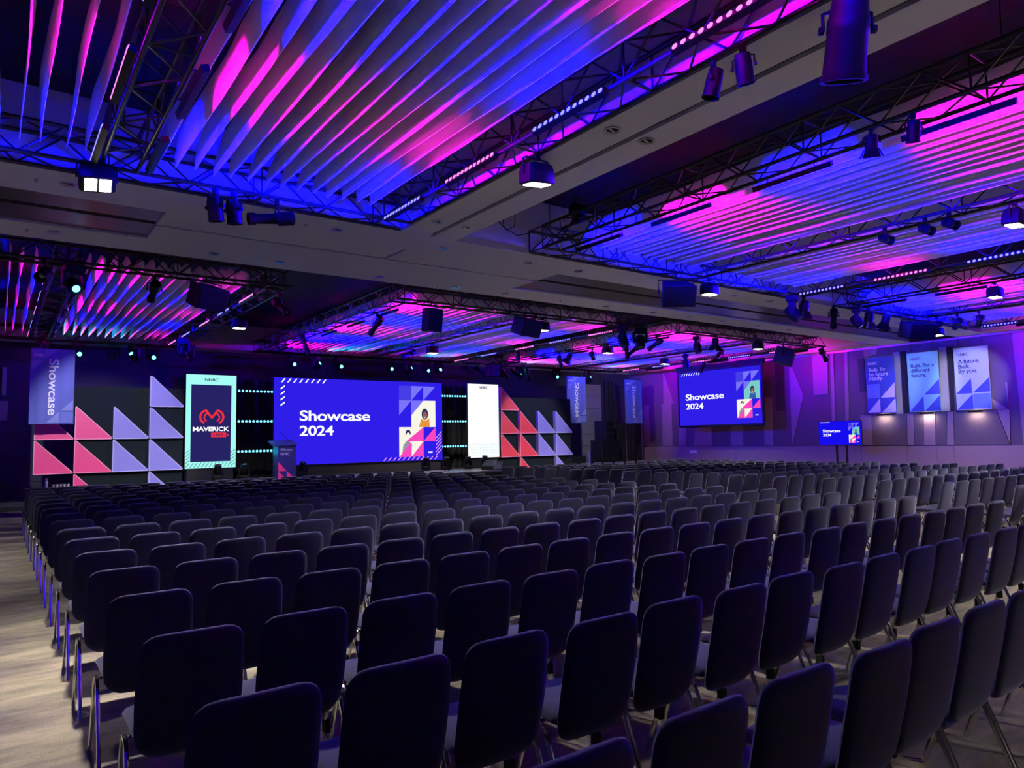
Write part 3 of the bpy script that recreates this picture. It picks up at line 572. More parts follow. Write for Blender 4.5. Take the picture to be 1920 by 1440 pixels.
speaker((7.62, 13.425, 4.30), .36, .34, .50, R(8), R(6), 'upright small speaker hanging over the LED wall bay')
speaker((19.3, 8.625, 4.31), .85, .5, .42, R(-20), R(18), 'broad speaker with blue edge above the banners')
speaker((20.8, 13.425, 4.22), .95, .55, .52, R(30), R(18), 'bulky speaker beside the projection screen top corner')
speaker((15.3, 22.3, 4.30), .45, .4, .42, R(0), R(0), 'rounded dark speaker over the coral triangles', ZP-.002)

# ------------------------------------------------------------------ stage
st = thing('stage_platform', 'low dark stage platform with dimly lit front lip', 'stage', (0, 0, 0))
MB().box(4.07, 13.3, 18.45, 20.9, .66, .72).build('deck', DECK, st); MB().box(4.1, 13.25, 18.5, 20.9, FZ, .66).build('fascia', BLACKM, st); MB().box(13.3, 14.15, 19.8, 20.9, FZ, .72).build('riser', BLACKM, st)
MB().box(4.07, 13.3, 18.43, 18.45, .67, .72).build('lip', STEEL, st)
dr = MB(); n = 150
vs = []
for i in range(n+1):
    x = 3.9+10.2*i/n; y = 21.05+.04*math.sin(i*1.9)+.02*math.sin(i*.7)
    vs += [(x, y, FZ), (x, y, 3.55), (x, y+.02, FZ), (x, y+.02, 3.55)]
fs = []
for i in range(n):
    a, b = i*4, i*4+4; fs += [(a, b, b+1, a+1), (a+2, a+3, b+3, b+2), (a+1, b+1, b+3, a+3), (a, a+2, b+2, b)]
tag(dr.add(vs, fs).build('backdrop_drape', DRAPE, None, True), 'black pleated drape behind the stage screens', 'drape')

YS = 20.2
def screen(name, label, x, z, wd, ht, rz=0, loc=None, cat='screen', body=.08, frame=BLACKM):
    t = thing(name, label, cat, loc or (x, YS, z), rz)
    MB().box(-.012, wd+.012, 0, body, -.012, ht+.012).build('cabinet', frame, t)
    if not loc: MB().box(.05, wd-.05, .02, .3, .723-z, -.012).build('base', BLACKM, t)
    return t
def slide(t, wd, ht, bg, tx, tw, tv, th, tiles, variant):
    flat(t, 'display', [(0, 0), (wd, 0), (wd, ht), (0, ht)], bg, 0, .002)
    letter(t, 'Showcase', tx*wd, (tv+.172)*ht, S_WHITE, tw*wd, th*ht, .018); letter(t, '2024', tx*wd, tv*ht, S_WHITE, tw*wd*.47, th*ht*.95, .018)
    us, vt = tiles; c = [u*wd for u in us]; r = [v*ht for v in vt]
    A = lambda i, j: (c[i], r[j])
    F = lambda nm, pts, m, y=-.004: flat(t, nm, pts, m, y)
    F('tile', [A(0, 0), A(1, 0), A(1, 1), A(0, 1)], S_LAV2)
    for i in (1, 2): F('tile', [A(i, 0), A(i+1, 0), A(i, 1)], S_LAV)
    F('tile', [A(0, 1), A(1, 1), A(0, 2)], S_LAV)
    F('picture', [A(1, 1), A(3, 1), A(3, 3), A(1, 3)], S_CREAM if variant == 0 else S_TEAL)
    F('tile', [A(1, 1), A(2, 1), A(1, 2)], S_LAV, -.0065)
    F('picture', [A(0, 3), A(2, 3), A(2, 5), A(0, 5)], S_CREAM)
    F('tile', [A(2, 3), A(2, 4), ((c[0]*.9+c[1]*1.1)/2, r[4])], S_PINK, -.0065)
    F('tile', [A(3, 3), A(3, 4), A(2, 4)], S_PINK); 
    F('tile', [A(1, 4), A(1, 5), A(0, 5)], S_PINK, -.0065); F('tile', [A(2, 4), A(2, 5), A(1, 5)], S_PINK, -.0065)
    # small portrait pictures: head, hair and shoulders
    def ell(cx, cy, rx, ry, n=14): return [(cx+rx*math.cos(2*math.pi*k/n), cy+ry*math.sin(2*math.pi*k/n)) for k in range(n)]
    s = (c[1]-c[0]); cx, cy = c[2]+.12*s, r[2]-.02*s
    F('figure_shoulders', [(cx-.5*s, r[3]), (cx-.3*s, cy-.25*s), (cx-.1*s, cy-.35*s), (cx+.15*s, cy-.35*s), (cx+.36*s, cy-.2*s), (cx+.42*s, r[3])], S_ORANGE if variant == 0 else S_DENIM, -.0065)
    F('figure_hair', ell(cx, cy+.1*s, .27*s, .42*s), S_INK, -.0075); F('figure_face', ell(cx, cy, .19*s, .30*s), S_SKIN, -.009); F('figure_smile', [(cx-.1*s, cy-.1*s), (cx+.1*s, cy-.1*s), (cx, cy-.18*s)], S_CREAM, -.0105)
    cx, cy = c[0]+.72*s, r[3]-.55*s
    F('figure_shoulders', [(cx-.5*s, r[5]+.12*s), (cx-.4*s, cy-.8*s), (cx-.1*s, cy-.42*s), (cx+.1*s, cy-.45*s), (cx+.35*s, cy-.9*s), (cx+.3*s, r[4]-.2*s)], S_GREY, -.0055)
    F('figure_hair', ell(cx, cy+.12*s, .21*s, .24*s), S_INK, -.0075); F('figure_face', ell(cx, cy-.05*s, .15*s, .22*s), S_CREAM, -.009)
    letter(t, 'NHBC', c[2]+.38*s, r[5]+.22*s, S_WHITE, .4*s, .13*s, .02)
    k = ht/2.5
    for i in range(8): x = .036*wd+i*.0316*wd; F('stripe', [(x, .945*ht), (x+.008*wd, .945*ht), (x+.024*wd, .992*ht), (x+.016*wd, .992*ht)], S_WHITE)
    if variant == 0:
        for i in range(4): v = (.86-i*.063)*ht; F('stripe', [(.034*wd, v), (.034*wd, v+.018*ht), (.056*wd, v+.054*ht), (.056*wd, v+.036*ht)], S_WHITE)
        for i in range(12): x = (.615+i*.03)*wd; F('stripe', [(x, .008*ht), (x+.007*wd, .008*ht), (x+.025*wd, .05*ht), (x+.018*wd, .05*ht)], S_STRIPE)
        for i in range(6): v = (.05+i*.045)*ht; F('stripe', [(.958*wd, v), (.958*wd, v+.016*ht), (.996*wd, v+.10*ht), (.996*wd, v+.084*ht)], S_STRIPE)
t = screen('led_wall', 'wide blue LED wall reading Showcase 2024 at stage centre', 6.35, 1.06, 5.48, 2.5)
slide(t, 5.48, 2.5, S_BLUE, .135, .40, .33, .125, ((.716, .795, .874, .955), (.95, .765, .577, .425, .245, .05)), 0)
t = thing('projection_screen', 'hanging projection screen in a black surround reading Showcase 2024', 'screen', (23.4, 20.12, 2.12), R(-90))
MB().box(-.09, 4.07, 0, .06, -.07, 2.27).build('surround', BLACKM, t); MB().box(-.13, 4.11, -.03, .14, 2.27, 2.46).build('case', BLACK, t); MB().box(-.05, 4.03, .01, .05, -.1, -.07).build('weight_bar', BLACK, t)
MB().path([(.5, .05, 2.46), (.5, .05, 3.46)], .008, 5).path([(3.5, .05, 2.46), (3.5, .05, 3.46)], .008, 5).build('hanging_wire', BLACK, t)
slide(t, 3.98, 2.19, S_BLUE, .085, .485, .30, .12, ((.721, .807, .894, .985), (.92, .745, .58, .43, .265, .10)), 1)
t = thing('display_monitor', 'large monitor on a black stand near the banner wall', 'monitor', (22.5, 13.36, 1.31), R(-90))
MB().box(-.02, 1.46, 0, .06, -.02, .78).build('cabinet', BLACKM, t)
slide(t, 1.44, .76, S_TVBLUE, .10, .43, .36, .13, ((.72, .80, .88, .97), (.93, .75, .58, .42, .25, .07)), 1)
st2 = MB().box(.53, .58, .06, .11, -1.36, .5).box(.87, .92, .06, .11, -1.36, .5).box(.3, 1.15, -.2, .35, FZ-1.31, -1.35).build('stand', BLACK, t)
# mint framed portrait screen
t = screen('portrait_screen', 'portrait screen with mint frame and red Maverick Live logo', 4.04, 1.06, 1.28, 2.5)
W_, H_ = 1.28, 2.5
flat(t, 'display', [(0, 0), (W_, 0), (W_, H_), (0, H_)], S_MINT, 0)
flat(t, 'picture', [(.10*W_, .068*H_), (.895*W_, .068*H_), (.9*W_, .89*H_), (.10*W_, .892*H_)], S_NAVY, -.004)
letter(t, 'NHBC', .365*W_, .93*H_, S_INK, .27*W_, .033*H_, .015); flat(t, 'logo_stroke', [(.475*W_, .93*H_), (.488*W_, .93*H_), (.505*W_, .963*H_), (.492*W_, .963*H_)], S_PINK, -.0085)
letter(t, 'MAVERICK', .14*W_, .392*H_, S_WHITE, .72*W_, .048*H_, .03)
flat(t, 'logo_block', [(.50*W_, .328*H_), (.80*W_, .328*H_), (.80*W_, .378*H_), (.50*W_, .378*H_)], S_RED, -.0065); letter(t, 'LIVE', .545*W_, .338*H_, S_NAVY, .2*W_, .03*H_, .03, y=-.010)
flat(t, 'logo_arrow', [(.82*W_, .338*H_), (.86*W_, .353*H_), (.82*W_, .368*H_)], S_RED, -.0065)
def stroke(pts, wd): # thick polyline outline for the logo
    L, Rr = [], []
    for i, p in enumerate(pts):
        a = Vector(pts[max(0, i-1)]); b = Vector(pts[min(len(pts)-1, i+1)]); d = (b-a).normalized(); nrm = Vector((-d.y, d.x))*wd/2
        L.append(tuple(Vector(p)+nrm)); Rr.append(tuple(Vector(p)-nrm))
    return [(L[i], L[i+1], Rr[i+1], Rr[i]) for i in range(len(pts)-1)]
cx = .51*W_
for sgn in (-1, 1):
    arc1 = [(cx+sgn*(.12+.20*math.sin(q))*W_*.72, (.545+.072*math.cos(q))*H_) for q in [math.pi*(.06+.8*k/8) for k in range(9)]]
    arc2 = [(cx+sgn*(.08+.13*math.sin(q))*W_*.72, (.540+.045*math.cos(q))*H_) for q in [math.pi*(.1+.75*k/6) for k in range(7)]]
    for seg in stroke([(cx, .535*H_), arc1[0]]+arc1, .055): flat(t, 'logo_stroke', list(seg), S_RED, -.0065)
    for seg in stroke(arc2, .04): flat(t, 'logo_stroke', list(seg), S_RED, -.0065)
for side, n_ in ((0, 5), (1, 5)):
    for i in range(n_):
        v = (.012+i*.036)*H_; x0, x1 = ((.008, .085) if side == 0 else (.905, .985))
        flat(t, 'stripe', [(x0*W_, v), (x0*W_, v+.022), (x1*W_, v+.11), (x1*W_, v+.088)], S_LINE, -.004)
for i in range(11): x = (.09+i*.074)*W_; flat(t, 'stripe', [(x, .01*H_), (x+.02, .01*H_), (x+.105, .06*H_), (x+.085, .06*H_)], S_LINE, -.004)
# white portrait screen
t = screen('portrait_screen', 'blank white portrait screen beside the coral triangles', 12.84, 1.08, 1.26, 2.5)
flat(t, 'display', [(0, 0), (1.26, 0), (1.26, 2.5), (0, 2.5)], S_WHITE, 0)
letter(t, 'NHBC', .46, 2.33, S_INK, .36, .10, .015)
for j in range(5):
    for i in range(17): x = .03+i*.072; v = .04+j*.09; flat(t, 'stripe', [(x, v), (x+.012, v), (x+.06, v+.07), (x+.048, v+.07)], S_TEAL, -.004)
# cyan LED strips between the screens
sb = MB().box(0, 1.02, -.0, .05, -.035, .035).mesh('body', BLACK); sl = MB().lathe([(.030, 0), (.033, .008), (.016, .016)], 10, Matrix.Rotation(math.pi/2, 4, 'X')).mesh('lens', L_SETCYAN, True)
for x0, nm in ((5.36, 'between the mint framed screen and the blue LED wall'), (11.84, 'between the blue LED wall and the white screen')):
    for z in (3.15, 2.31, 1.48):
        t = thing('led_strip', 'strip of round cyan LEDs '+nm, 'light strip', (x0, YS+.1, z), 0, 'cyan LED strips '+nm); put('body', sb, t)
        for k in range(10): put('lens', sl, t, (.06+k*.1, -.002, 0))
        lamp('AREA', t, (.5, -.06, 0), (0, -1, 0), CYAN, 3, .9, .05)
# triangle set panels
def setpanel(label, x0, cells, cw, z0, back, names):
    t = thing('set_panel', label, 'stage set', (x0, YS, z0))
    bx0, bx1, bt = back; MB().box(bx0, bx1, .14, .2, FZ-z0, bt-z0).build('backing', SETDARK, t)
    for i, j, m, e in cells:
        a, b = i*cw, (i+1)*cw; c, d = j*cw, (j+1)*cw; g = .012
        MB().prism([(a+g, c+g), (b-g*2.5, c+g), (a+g, d-g*2.5)], 0, .03).build('triangle', m, t)
        MB().prism([(a+g, c+g), (b-g*2.5, c+g), (b-g*2.5, c+g-.018), (a+g, c+g-.018)], -.005, .14).build('bottom_edge', e, t)
        MB().prism([(a+g-.018, c+g-.018), (a+g, c+g-.018), (a+g, d-g*2.5), (a+g-.018, d-g*2.5)], -.005, .14).build('side_edge', e, t)
        s = .018/math.sqrt(2); MB().prism([(b-g*2.5, c+g), (b-g*2.5+s, c+g+s), (a+g+s, d-g*2.5+s), (a+g, d-g*2.5)], -.005, .14).build('slant_edge', e, t)
    return t
cw = .818
pk, lv, rd = (SETPINK, EDGEPINK), (SETLAV, EDGELAV), (SETRED, EDGEPINK)
setpanel('dark set wall with pink and lavender triangles beside the mint screen', .74, [(0, 1, *pk), (0, 2, *pk), (1, 0, *pk), (1, 1, *pk), (1, 2, *pk), (2, 1, *lv), (2, 2, *lv), (3, 0, *lv), (3, 1, *lv), (3, 2, *lv), (3, 3, *lv)], cw, .235, (.80, 3.27, 3.17), None)
setpanel('dark set wall with coral and lavender triangles beside the white screen', 14.20, [(0, 1, *rd), (0, 2, *rd), (0, 3, *rd), (1, 0, *rd), (1, 1, *rd), (1, 2, *rd), (2, 1, *lv), (2, 2, *lv), (3, 0, *lv), (3, 1, *lv), (3, 2, *lv)], cw, .25, (0.0, 3.3, 3.15), None)
# lectern
t = thing('lectern', 'navy lectern printed We are NHBC with pink triangles', 'lectern', (6.02, 18.9, .72))
MB().box(.04, .52, 0, .4, 0, .90).build('body', LECT, t); MB().add([(-.08, -.03, .88), (.56, -.03, .9), (.56, .5, 1.02), (-.08, .5, 1.0), (-.08, -.03, .92), (.56, -.03, .935), (.56, .5, 1.06), (-.08, .5, 1.04)], [(3, 2, 1, 0), (4, 5, 6, 7), (0, 1, 5, 4), (1, 2, 6, 5), (2, 3, 7, 6), (3, 0, 4, 7)]).build('top', LECT, t)
letter(t, 'We are', .10, .755, LECTTXT, .31, .075, .01); letter(t, 'NHBC.', .10, .645, LECTTXT, .27, .075, .01)
for pts in ([(.05, .23), (.27, .23), (.05, .47)], [(.05, .02), (.27, .02), (.05, .22)], [(.28, .02), (.5, .02), (.28, .22)]): flat(t, 'print', pts, LECTPINK, -.001)
MB().path([(.40, .2, .95), (.38, .15, 1.02), (.13, .0, 1.24)], .007, 6).path([(.13, 0, 1.24), (.10, -.01, 1.27)], .012, 6).build('microphone', BLACK, t)
# heads standing on the stage
for i, x in enumerate((4.66, 5.32, 6.88, 10.75, 11.48, 12.27, 12.92)):
    moving_head((x, 19.35, .72+.05*.82), (.0, -.25, 1), 'small dark moving head on the stage floor, %s from the mint screen end' % ORD[i], 0, 'moving heads on the stage floor', floor=True, scale=.82)
t = thing('stage_monitor', 'wedge monitor with pale face at the stage edge', 'monitor speaker', (12.75, 18.62, .72), R(15))
MB().prism([(0, 0), (.45, 0), (.45, .05), (.30, .30), (.22, .30), (0, .12)], 0, .5).build('cabinet', BLACK, t)
MB().add([(.0, -.006, .03), (.40, -.006, .03), (.46, -.03, .26), (.08, -.03, .26), (.0, .0, .03), (.40, .0, .03), (.46, .0, .26), (.08, .0, .26)], [(0, 1, 2, 3), (7, 6, 5, 4), (0, 4, 5, 1), (1, 5, 6, 2), (2, 6, 7, 3), (3, 7, 4, 0)]).build('grille', STEEL, t)
# Showcase banners
def showbanner(label, x, y, z, wd, ht, poles, wires=None):
    t = thing('showcase_banner', label, 'banner', (x, y, z))
    n = 24; vs, fs = [], []
    for i in range(n+1):
        for j in range(9):
            u, v = i/n, j/8; yy = .018*math.sin(u*9+1)*(1-v)**1.5+.006*math.sin(u*23); vs.append((u*wd, yy, v*ht))
    m_ = len(vs); vs += [(a, b+.006, c) for a, b, c in vs]
    for i in range(n):
        for j in range(8): a = i*9+j; fs += [(a, a+9, a+10, a+1), (m_+a, m_+a+1, m_+a+10, m_+a+9)]
    for j in range(8): fs += [(j, j+1, m_+j+1, m_+j), (n*9+j, m_+n*9+j, m_+n*9+j+1, n*9+j+1)]
    for i in range(n): a = i*9; fs += [(a, m_+a, m_+a+9, a+9), (a+8, a+17, m_+a+17, m_+a+8)]
    MB().add(vs, fs).build('cloth', CLOTHBLUE, t, True)
    F = lambda nm, pts, m, yy=-.030: flat(t, nm, [(a*wd, b*ht) for a, b in pts], m, yy)
    F('print', [(.02, .85), (.30, .85), (.30, .98), (.02, .98)], CLOTHMID); F('print', [(.31, .99), (.62, .99), (.31, .86)], CLOTHLT); F('print', [(.02, .84), (.30, .84), (.02, .70)], CLOTHLT)
    F('print', [(.38, .02), (.68, .02), (.68, .17)], CLOTHLT); F('print', [(.69, .02), (.98, .02), (.98, .16), (.69, .16)], CLOTHMID); F('print', [(.70, .18), (.98, .18), (.98, .32)], CLOTHLT)
    letter(t, 'NHBC', .07*wd, .89*ht, CLOTHWHITE, .22*wd, .035*ht, .02, y=-.034)
    letter(t, 'Showcase', .41*wd, .86*ht, CLOTHWHITE, .74*ht, .22*wd, .012, y=-.034, rot=(0, R(90), 0))
    MB().path([(-.03, .0, ht+.01), (wd+.03, 0, ht+.01)], .014, 6).build('top_bar', BLACK, t)
    if poles: MB().path([(.03, .03, FZ-z), (.03, .03, ht+.01)], .012, 6).path([(wd-.03, .03, FZ-z), (wd-.03, .03, ht+.01)], .012, 6).build('pole', STEEL, t)
    else:
        wa, wb_, wz = wires or (.1, wd-.1, ZP-.002)
        MB().path([(wa, 0, ht+.01), (wa, 0, wz-z)], .006, 5).path([(wb_, 0, ht+.01), (wb_, 0, wz-z)], .006, 5).build('hanging_wire', BLACK, t)
showbanner('blue Showcase banner hanging before the pink triangles', .60, 19.6, 2.22, .87, 1.76, False, (.125, .475, 4.68))
showbanner('blue Showcase banner hanging past the coral triangle wall', 18.33, 21.5, 2.27, 1.0, 1.88, False)
showbanner('blue Showcase banner on two thin poles by the speaker stack', 21.56, 21.5, 2.26, 1.0, 1.87, True)
# PA stack
t = thing('speaker_stack', 'tall black stack of loudspeakers in the stage corner', 'speakers', (20.9, 22.3, 0))
for (x0, x1, z0, z1) in ((0, 1.0, FZ-.005, .8), (0, 1.0, .8, 1.58), (.25, .72, 1.58, 1.86), (.25, .72, 1.86, 2.13), (.25, .72, 2.13, 2.4)):
    c = MB().box(x0, x1, 0, .7, z0+.005, z1-.005).build('cabinet', BLACKM, t); MB().box(x0+.03, x1-.03, -.012, .002, z0+.03, z1-.03).build('grille', BLACK, c)
t = thing('side_curtain', 'black curtain wall behind the pole banner', 'drape', (21.9, 23.12, FZ))
vs, fs = [], []
for i in range(41):
    x = 2.3*i/40; y = .05*math.sin(i*1.6); vs += [(x, y, .01), (x, y, 4.3 if x < .8 else 2.4), (x, y+.02, .01), (x, y+.02, 4.3 if x < .8 else 2.4)]
for i in range(40): a, b = i*4, i*4+4; fs += [(a, b, b+1, a+1), (a+2, a+3, b+3, b+2), (a+1, b+1, b+3, a+3), (a, a+2, b+2, b)]
MB().add(vs, fs).build('cloth', DRAPE, t, True); MB().path([(0, .0, 2.42), (2.3, 0, 2.42)], .015, 6).build('rail', BLACK, t); MB().path([(2.28, .03, 0), (2.28, .03, 2.42)], .02, 6).path([(.02, .03, 0), (.02, .03, 4.3)], .02, 6).build('upright', BLACK, t)
# table with bottle and papers at the aisle end of the stage
t = thing('draped_table', 'black draped table below the pink triangles', 'table', (.55, 18.5, 0))
MB().box(0, 1.6, 0, .6, .74, .80).build('top', BLACKM, t); MB().box(.02, 1.58, .02, .58, FZ, .74).build('cloth', DRAPE, t)
t = thing('water_bottle', 'clear water bottle on the draped table', 'bottle', (.93, 18.65, .80))
MB().lathe([(.03, 0), (.034, .01), (.034, .13), (.014, .17), (.014, .19)], 12).build('body', PLASTIC, t, True); MB().lathe([(.016, .185), (.016, .21)], 10).build('cap', CLOTHWHITE, t)
for k in range(5):
    tag(put('paper_cup', MB().lathe([(.022, 0), (.03, .07), (.026, .07), (.02, .01)], 10).mesh('cup', PAPER, True), None, (1.06+k*.07, 18.68, .80)), 'small pale cup in the row on the draped table', 'cup', 'cups on the draped table')
t = thing('equipment_case', 'pale equipment case on the floor near the stage corner', 'case', (21.6, 23.6, FZ))
MB().box(0, .95, 0, .4, 0, 1.18).build('body', GREYBOX, t); MB().box(.03, .92, -.01, 0, .5, .52).build('seam', BLACK, t)
for i in range(2):
    for j in range(2): MB().lathe([(.05, 0), (.05, .012)], 12, Matrix.Translation((.25+i*.22, -.0, .72+j*.2)) @ Matrix.Rotation(math.pi/2, 4, 'X')).build('socket', BLACK, t)
t = thing('floor_case', 'dark blue flight case behind the lavender triangles', 'case', (18.0, 22.0, FZ)); MB().box(0, 1.7, 0, .6, 0, 1.03).build('body', SETDARK, t); MB().box(0, 1.7, -.01, .61, .6, .63).build('edging', STEEL, t)
# three tall banners on the right wall
def wallbanner(label, yl, z, wd, ht, cloth, prints, lines, txt, logo):
    t = thing('wall_banner', label, 'banner', (24.5, yl, z), R(-90))
    MB().box(0, wd, 0, .012, 0, ht).build('cloth', cloth, t); MB().path([(-.02, .01, ht), (wd+.02, .01, ht)], .016, 6).build('top_bar', STEEL, t)
    MB().path([(.15, .01, ht), (.15, .01, ht+.32)], .006, 4).path([(wd-.15, .01, ht), (wd-.15, .01, ht+.32)], .006, 4).build('hanging_wire', BLACK, t)
    for pts, m in prints: flat(t, 'print', [(a*wd, b*ht) for a, b in pts], m, -.002)
    letter(t, 'NHBC', .10*wd, .865*ht, logo, .34*wd, .05*ht, .0, y=-.004); flat(t, 'logo_stroke', [(.225*wd, .865*ht), (.245*wd, .865*ht), (.275*wd, .915*ht), (.255*wd, .915*ht)], LOGOPINK, -.007)
    for i, s in enumerate(lines): letter(t, s[0], .12*wd, (.745-i*.083)*ht-s[2]*ht, txt, s[1]*wd, None, .012, y=-.004)
    b = thing('banner_uplight', 'short black lamp bar under the '+label.split(' reading')[0], 'light', (24.56, yl-wd/2-.0, z-.06), R(-90))
    MB().box(-.19, .19, -.05, .05, -.03, .03).build('housing', BLACK, b); MB().box(-.17, .17, .0, .04, -.034, -.03).build('led_strip', L_BAR, b); MB().path([(0, .05, 0), (0, .2, 0)], .012, 5).build('arm', BLACK, b)
    lamp('AREA', b, (0, -.02, -.05), (0, .3, -1), (1, .82, .62), 6, .34, .05)
    lamp('AREA', b, (0, .09, .05), (0, .1, 1), (1, .85, .66), 5, .34, .05)
wallbanner('navy wall banner reading Built To be future ready', 12.69, 2.34, .98, 1.94, CLOTHNAVY,
    [([(.02, .27), (.46, .27), (.46, .52), (.02, .52)], PRINTSTEEL), ([(.02, .02), (.45, .02), (.45, .26)], PRINTPINKW), ([(.02, .26), (.44, .26), (.02, .03)], PRINTROYAL), ([(.48, .27), (.98, .27), (.98, .53)], PRINTPINKW), ([(.50, .01), (.98, .01), (.98, .25)], PRINTPINKW), ([(.49, .25), (.96, .25), (.49, .02)], PRINTROYAL)],
    [('Built. To', .56, 0), ('be future', .66, .0), ('ready.', .48, .015)], CLOTHWHITE, CLOTHWHITE)
wallbanner('mint wall banner reading Built For a different future', 11.29, 2.34, .97, 1.95, CLOTHTEAL,
    [([(.5, .28), (.99, .28), (.99, .53)], PRINTROYAL), ([(.02, .01), (.47, .01), (.47, .26)], PRINTROYAL), ([(.5, .01), (.99, .01), (.99, .26)], PRINTROYAL)],
    [('Built. For a', .74, 0), ('different', .60, .0), ('future.', .48, .0)], PRINTNAVY, PRINTNAVY)
wallbanner('pale sky wall banner reading A future Built By you', 9.86, 2.34, .97, 1.95, CLOTHSKY,
    [([(.01, .26), (.47, .26), (.47, .50)], PRINTROYAL), ([(.51, .27), (.99, .27), (.99, .50)], PRINTROYAL), ([(.02, .01), (.49, .01), (.49, .25)], PRINTROYAL), ([(.51, .02), (.99, .02), (.99, .25), (.51, .25)], PRINTSTEEL)],
    [('A future.', .62, 0), ('Built.', .35, .0), ('By you.', .54, .012)], PRINTNAVY, PRINTNAVY)
for k, y in enumerate((20.74, 20.55)):
    t = thing('wall_socket', 'white wall socket plate on the dado under the projection screen', 'socket', (XW-.06, y, 1.0), R(-90), 'pair of socket plates')
    MB().box(0, .16, 0, .012, -.06, .06).build('plate', PAPER, t); MB().box(.03, .06, -.004, 0, -.02, .02).box(.10, .13, -.004, 0, -.02, .02).build('insert', GREYBOX, t)

# ------------------------------------------------------------------ chairs
def ring_slab(wd, th, n=16, p=3.2):
    out = []
    for k in range(n):
        q = 2*math.pi*k/n; c, s = math.cos(q), math.sin(q)
        out.append((wd*math.copysign(abs(c)**(2/p), c), th*math.copysign(abs(s)**(2/p), s)))
    return out
def back_mesh():
    H0, H1, Wd, r = .375, .942, .226, .075; rings = []
    zs = [H0, H0+.006, H0+.022, H0+.05, H0+.09, .53, .62, .72, .80, H1-.07, H1-.045, H1-.022, H1-.008, H1]
    for z in zs:
        dt, db = H1-z, z-H0; wd = Wd*(1-.06*max(0, (.68-z)/.3)**1.6) if z < .68 else Wd*(1-.04*((z-.68)/.26))
        if dt < r: wd -= r-math.sqrt(max(0, r*r-(r-dt)**2))
        rb = .12
        if db < rb: wd -= (rb-math.sqrt(max(0, rb*rb-(rb-db)**2)))*.95
        th = .027
        if dt < .03: th *= .35+.65*math.sqrt(max(0, 1-(1-dt/.03)**2))
        if db < .03: th *= .35+.65*math.sqrt(max(0, 1-(1-db/.03)**2))
        q_ = max(0, (.94-z)/.565); yc = .032+.125*q_*(.6+.4*q_)
        if db < .09: yc += .03*(1-db/.09)**2
        rings.append([(x, y+yc+.10*x*x*2.0, z) for x, y in ring_slab(max(wd, .03), th)])
    return MB().loft(rings).mesh('backrest', FABRIC, True)
def seat_mesh():
    rings = []; y0, y1, Wd = .15, .60, .218
    for y in (y0, y0+.012, y0+.04, .3, .45, y1-.07, y1-.035, y1-.012, y1):
        d0, d1 = y-y0, y1-y; wd = Wd
        if d1 < .07: wd -= .07-math.sqrt(max(0, .0049-(.07-d1)**2))
        if d0 < .04: wd -= (.04-math.sqrt(max(0, .0016-(.04-d0)**2)))
        th = .027
        if d1 < .03: th *= .35+.65*math.sqrt(max(0, 1-(1-d1/.03)**2))
        if d0 < .03: th *= .35+.65*math.sqrt(max(0, 1-(1-d0/.03)**2))
        zc_ = .495-.02*((y-.36)/.25)**2
        rings.append([(x, y, z+zc_) for x, z in reversed(ring_slab(wd, th))])
    return MB().loft(rings).mesh('seat', FABRIC, True)
LX = .238
def leg_mesh():
    pts = [(0, .485, .004), (0, .345, .395)]; c0 = Vector((0, .27, .36))
    for k in range(7):
        q = R(12)+R(156)*k/6; pts.append((0, .262+.072*math.cos(q),   .407+.062*math.sin(q)))
    pts += [(0, .178, .395), (0, .02, .004)]
    return MB().path(pts, .0115, 7).mesh('leg_frame', CHROME, True)
def rail_mesh():
    mb = MB().path([(-LX, .262, .462), (LX, .262, .462)], .010, 6)
    return mb.mesh('stretcher', CHROME, True)
def spine_mesh():
    mb = MB()
    for s in (-.12, .12): mb.path([(s, .27, .462), (s, .20, .47), (s, .165, .52), (s, .12, .66)], .010, 6)
    return mb.mesh('back_bracket', CHROME, True)
def clip_mesh(): return MB().box(LX-.014, LX+.018, .37, .415, .20, .26).mesh('link_clip', BLACKM)
CHAIR = [('backrest', back_mesh(), (0, 0, 0)), ('seat', seat_mesh(), (0, 0, 0)), ('leg_frame', leg_mesh(), (-LX, 0, 0)), ('leg_frame', None, (LX, 0, 0)), ('stretcher', rail_mesh(), (0, 0, 0)), ('back_bracket', spine_mesh(), (0, 0, 0)), ('link_clip', clip_mesh(), (0, 0, 0))]
CHAIR[3] = ('leg_frame', CHAIR[2][1], (LX, 0, 0))
spots = []
for n in range(17):
    y = 1.42+1.005*n
    if y > 17.6: continue
    for k in range(18): spots.append((.74+.515*k, y, k, 16-n, 1))
for n in range(-4, 13):
    y = 5.19+1.018*n
    for k in range(16): spots.append((12.5+.515*k, y, k, 12-n, 2))
vis = []
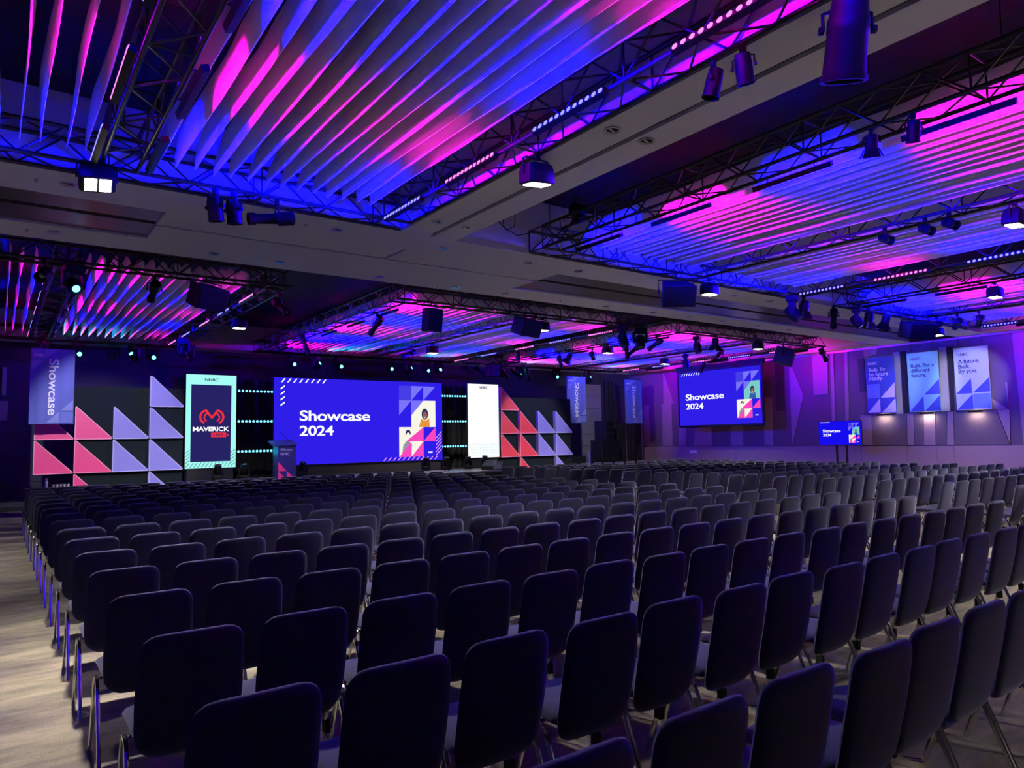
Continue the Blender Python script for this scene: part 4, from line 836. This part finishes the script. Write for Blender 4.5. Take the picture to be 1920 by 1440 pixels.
for x, y, kx, row, blk in spots:
    best = False
    for dx, dy, dz in ((0, 0, .86), (0, .25, .4), (-.25, .2, .3), (.25, .2, .7)):
        v = Vector((x+dx, y+dy, dz-CAM_Z)); d = v.dot(CF)
        if d > .3 and abs(v.dot(CR)/d) < 960/1331+.02 and abs(v.dot(CU)/d) < 720/1331+.02: best = True
    if best:
        v = Vector((x, y, .6-CAM_Z)); vis.append((v.dot(CF), x, y, kx, row, blk))
vis.sort(); NEAR = vis[:300]; FARC = vis[300:]
rc = random.Random(5)
GR = {1: ('navy conference chair, %s from the carpet aisle, in the %s row from the stage', 'chairs of the block by the carpet aisle'),
      2: ('navy conference chair on the banner side, %s from the gangway, %s row from the stage', 'chairs of the banner side block')}
for d, x, y, kx, row, blk in NEAR:
    lb, gp = GR[blk]
    t = thing('conference_chair', lb % (ORD[kx], ORD[row]), 'chair', (x+rc.uniform(-.005, .005), y+rc.uniform(-.02, .02), FZ), rc.uniform(-.012, .012), gp)
    for nm, me, lc in CHAIR: put(nm, me, t, lc)
parts = {}
for nm, me, lc in CHAIR:
    key = {'backrest': 'f', 'seat': 'f', 'leg_frame': 'c', 'stretcher': 'c', 'back_bracket': 'c', 'link_clip': 'k'}[nm]
    vs = [tuple(a+b for a, b in zip(v.co, lc)) for v in me.vertices]; fs = [tuple(p.vertices) for p in me.polygons]
    o = parts.setdefault(key, ([], [])); off = len(o[0]); o[0].extend(vs); o[1].extend(tuple(i+off for i in f) for f in fs)
t = thing('distant_chairs', 'distant rows of navy chairs massed before the stage and far wall', 'chairs'); t['kind'] = 'stuff'
for key, nm, m in (('f', 'upholstery', FABRIC), ('c', 'chrome_frames', CHROME)):
    bv, bf = parts[key]; mb = MB()
    for d, x, y, kx, row, blk in FARC:
        a = rc.uniform(-.03, .03); ca, sa = math.cos(a), math.sin(a); ox, oy = x+rc.uniform(-.012, .012), y+rc.uniform(-.02, .02)
        if key == 'c' and d > 21: continue
        mb.add([(ox+p[0]*ca-p[1]*sa, oy+p[0]*sa+p[1]*ca, p[2]+FZ) for p in bv], bf)
    o = mb.build(nm, m, t, True); o['kind'] = 'stuff'
print('chairs in view', len(vis))
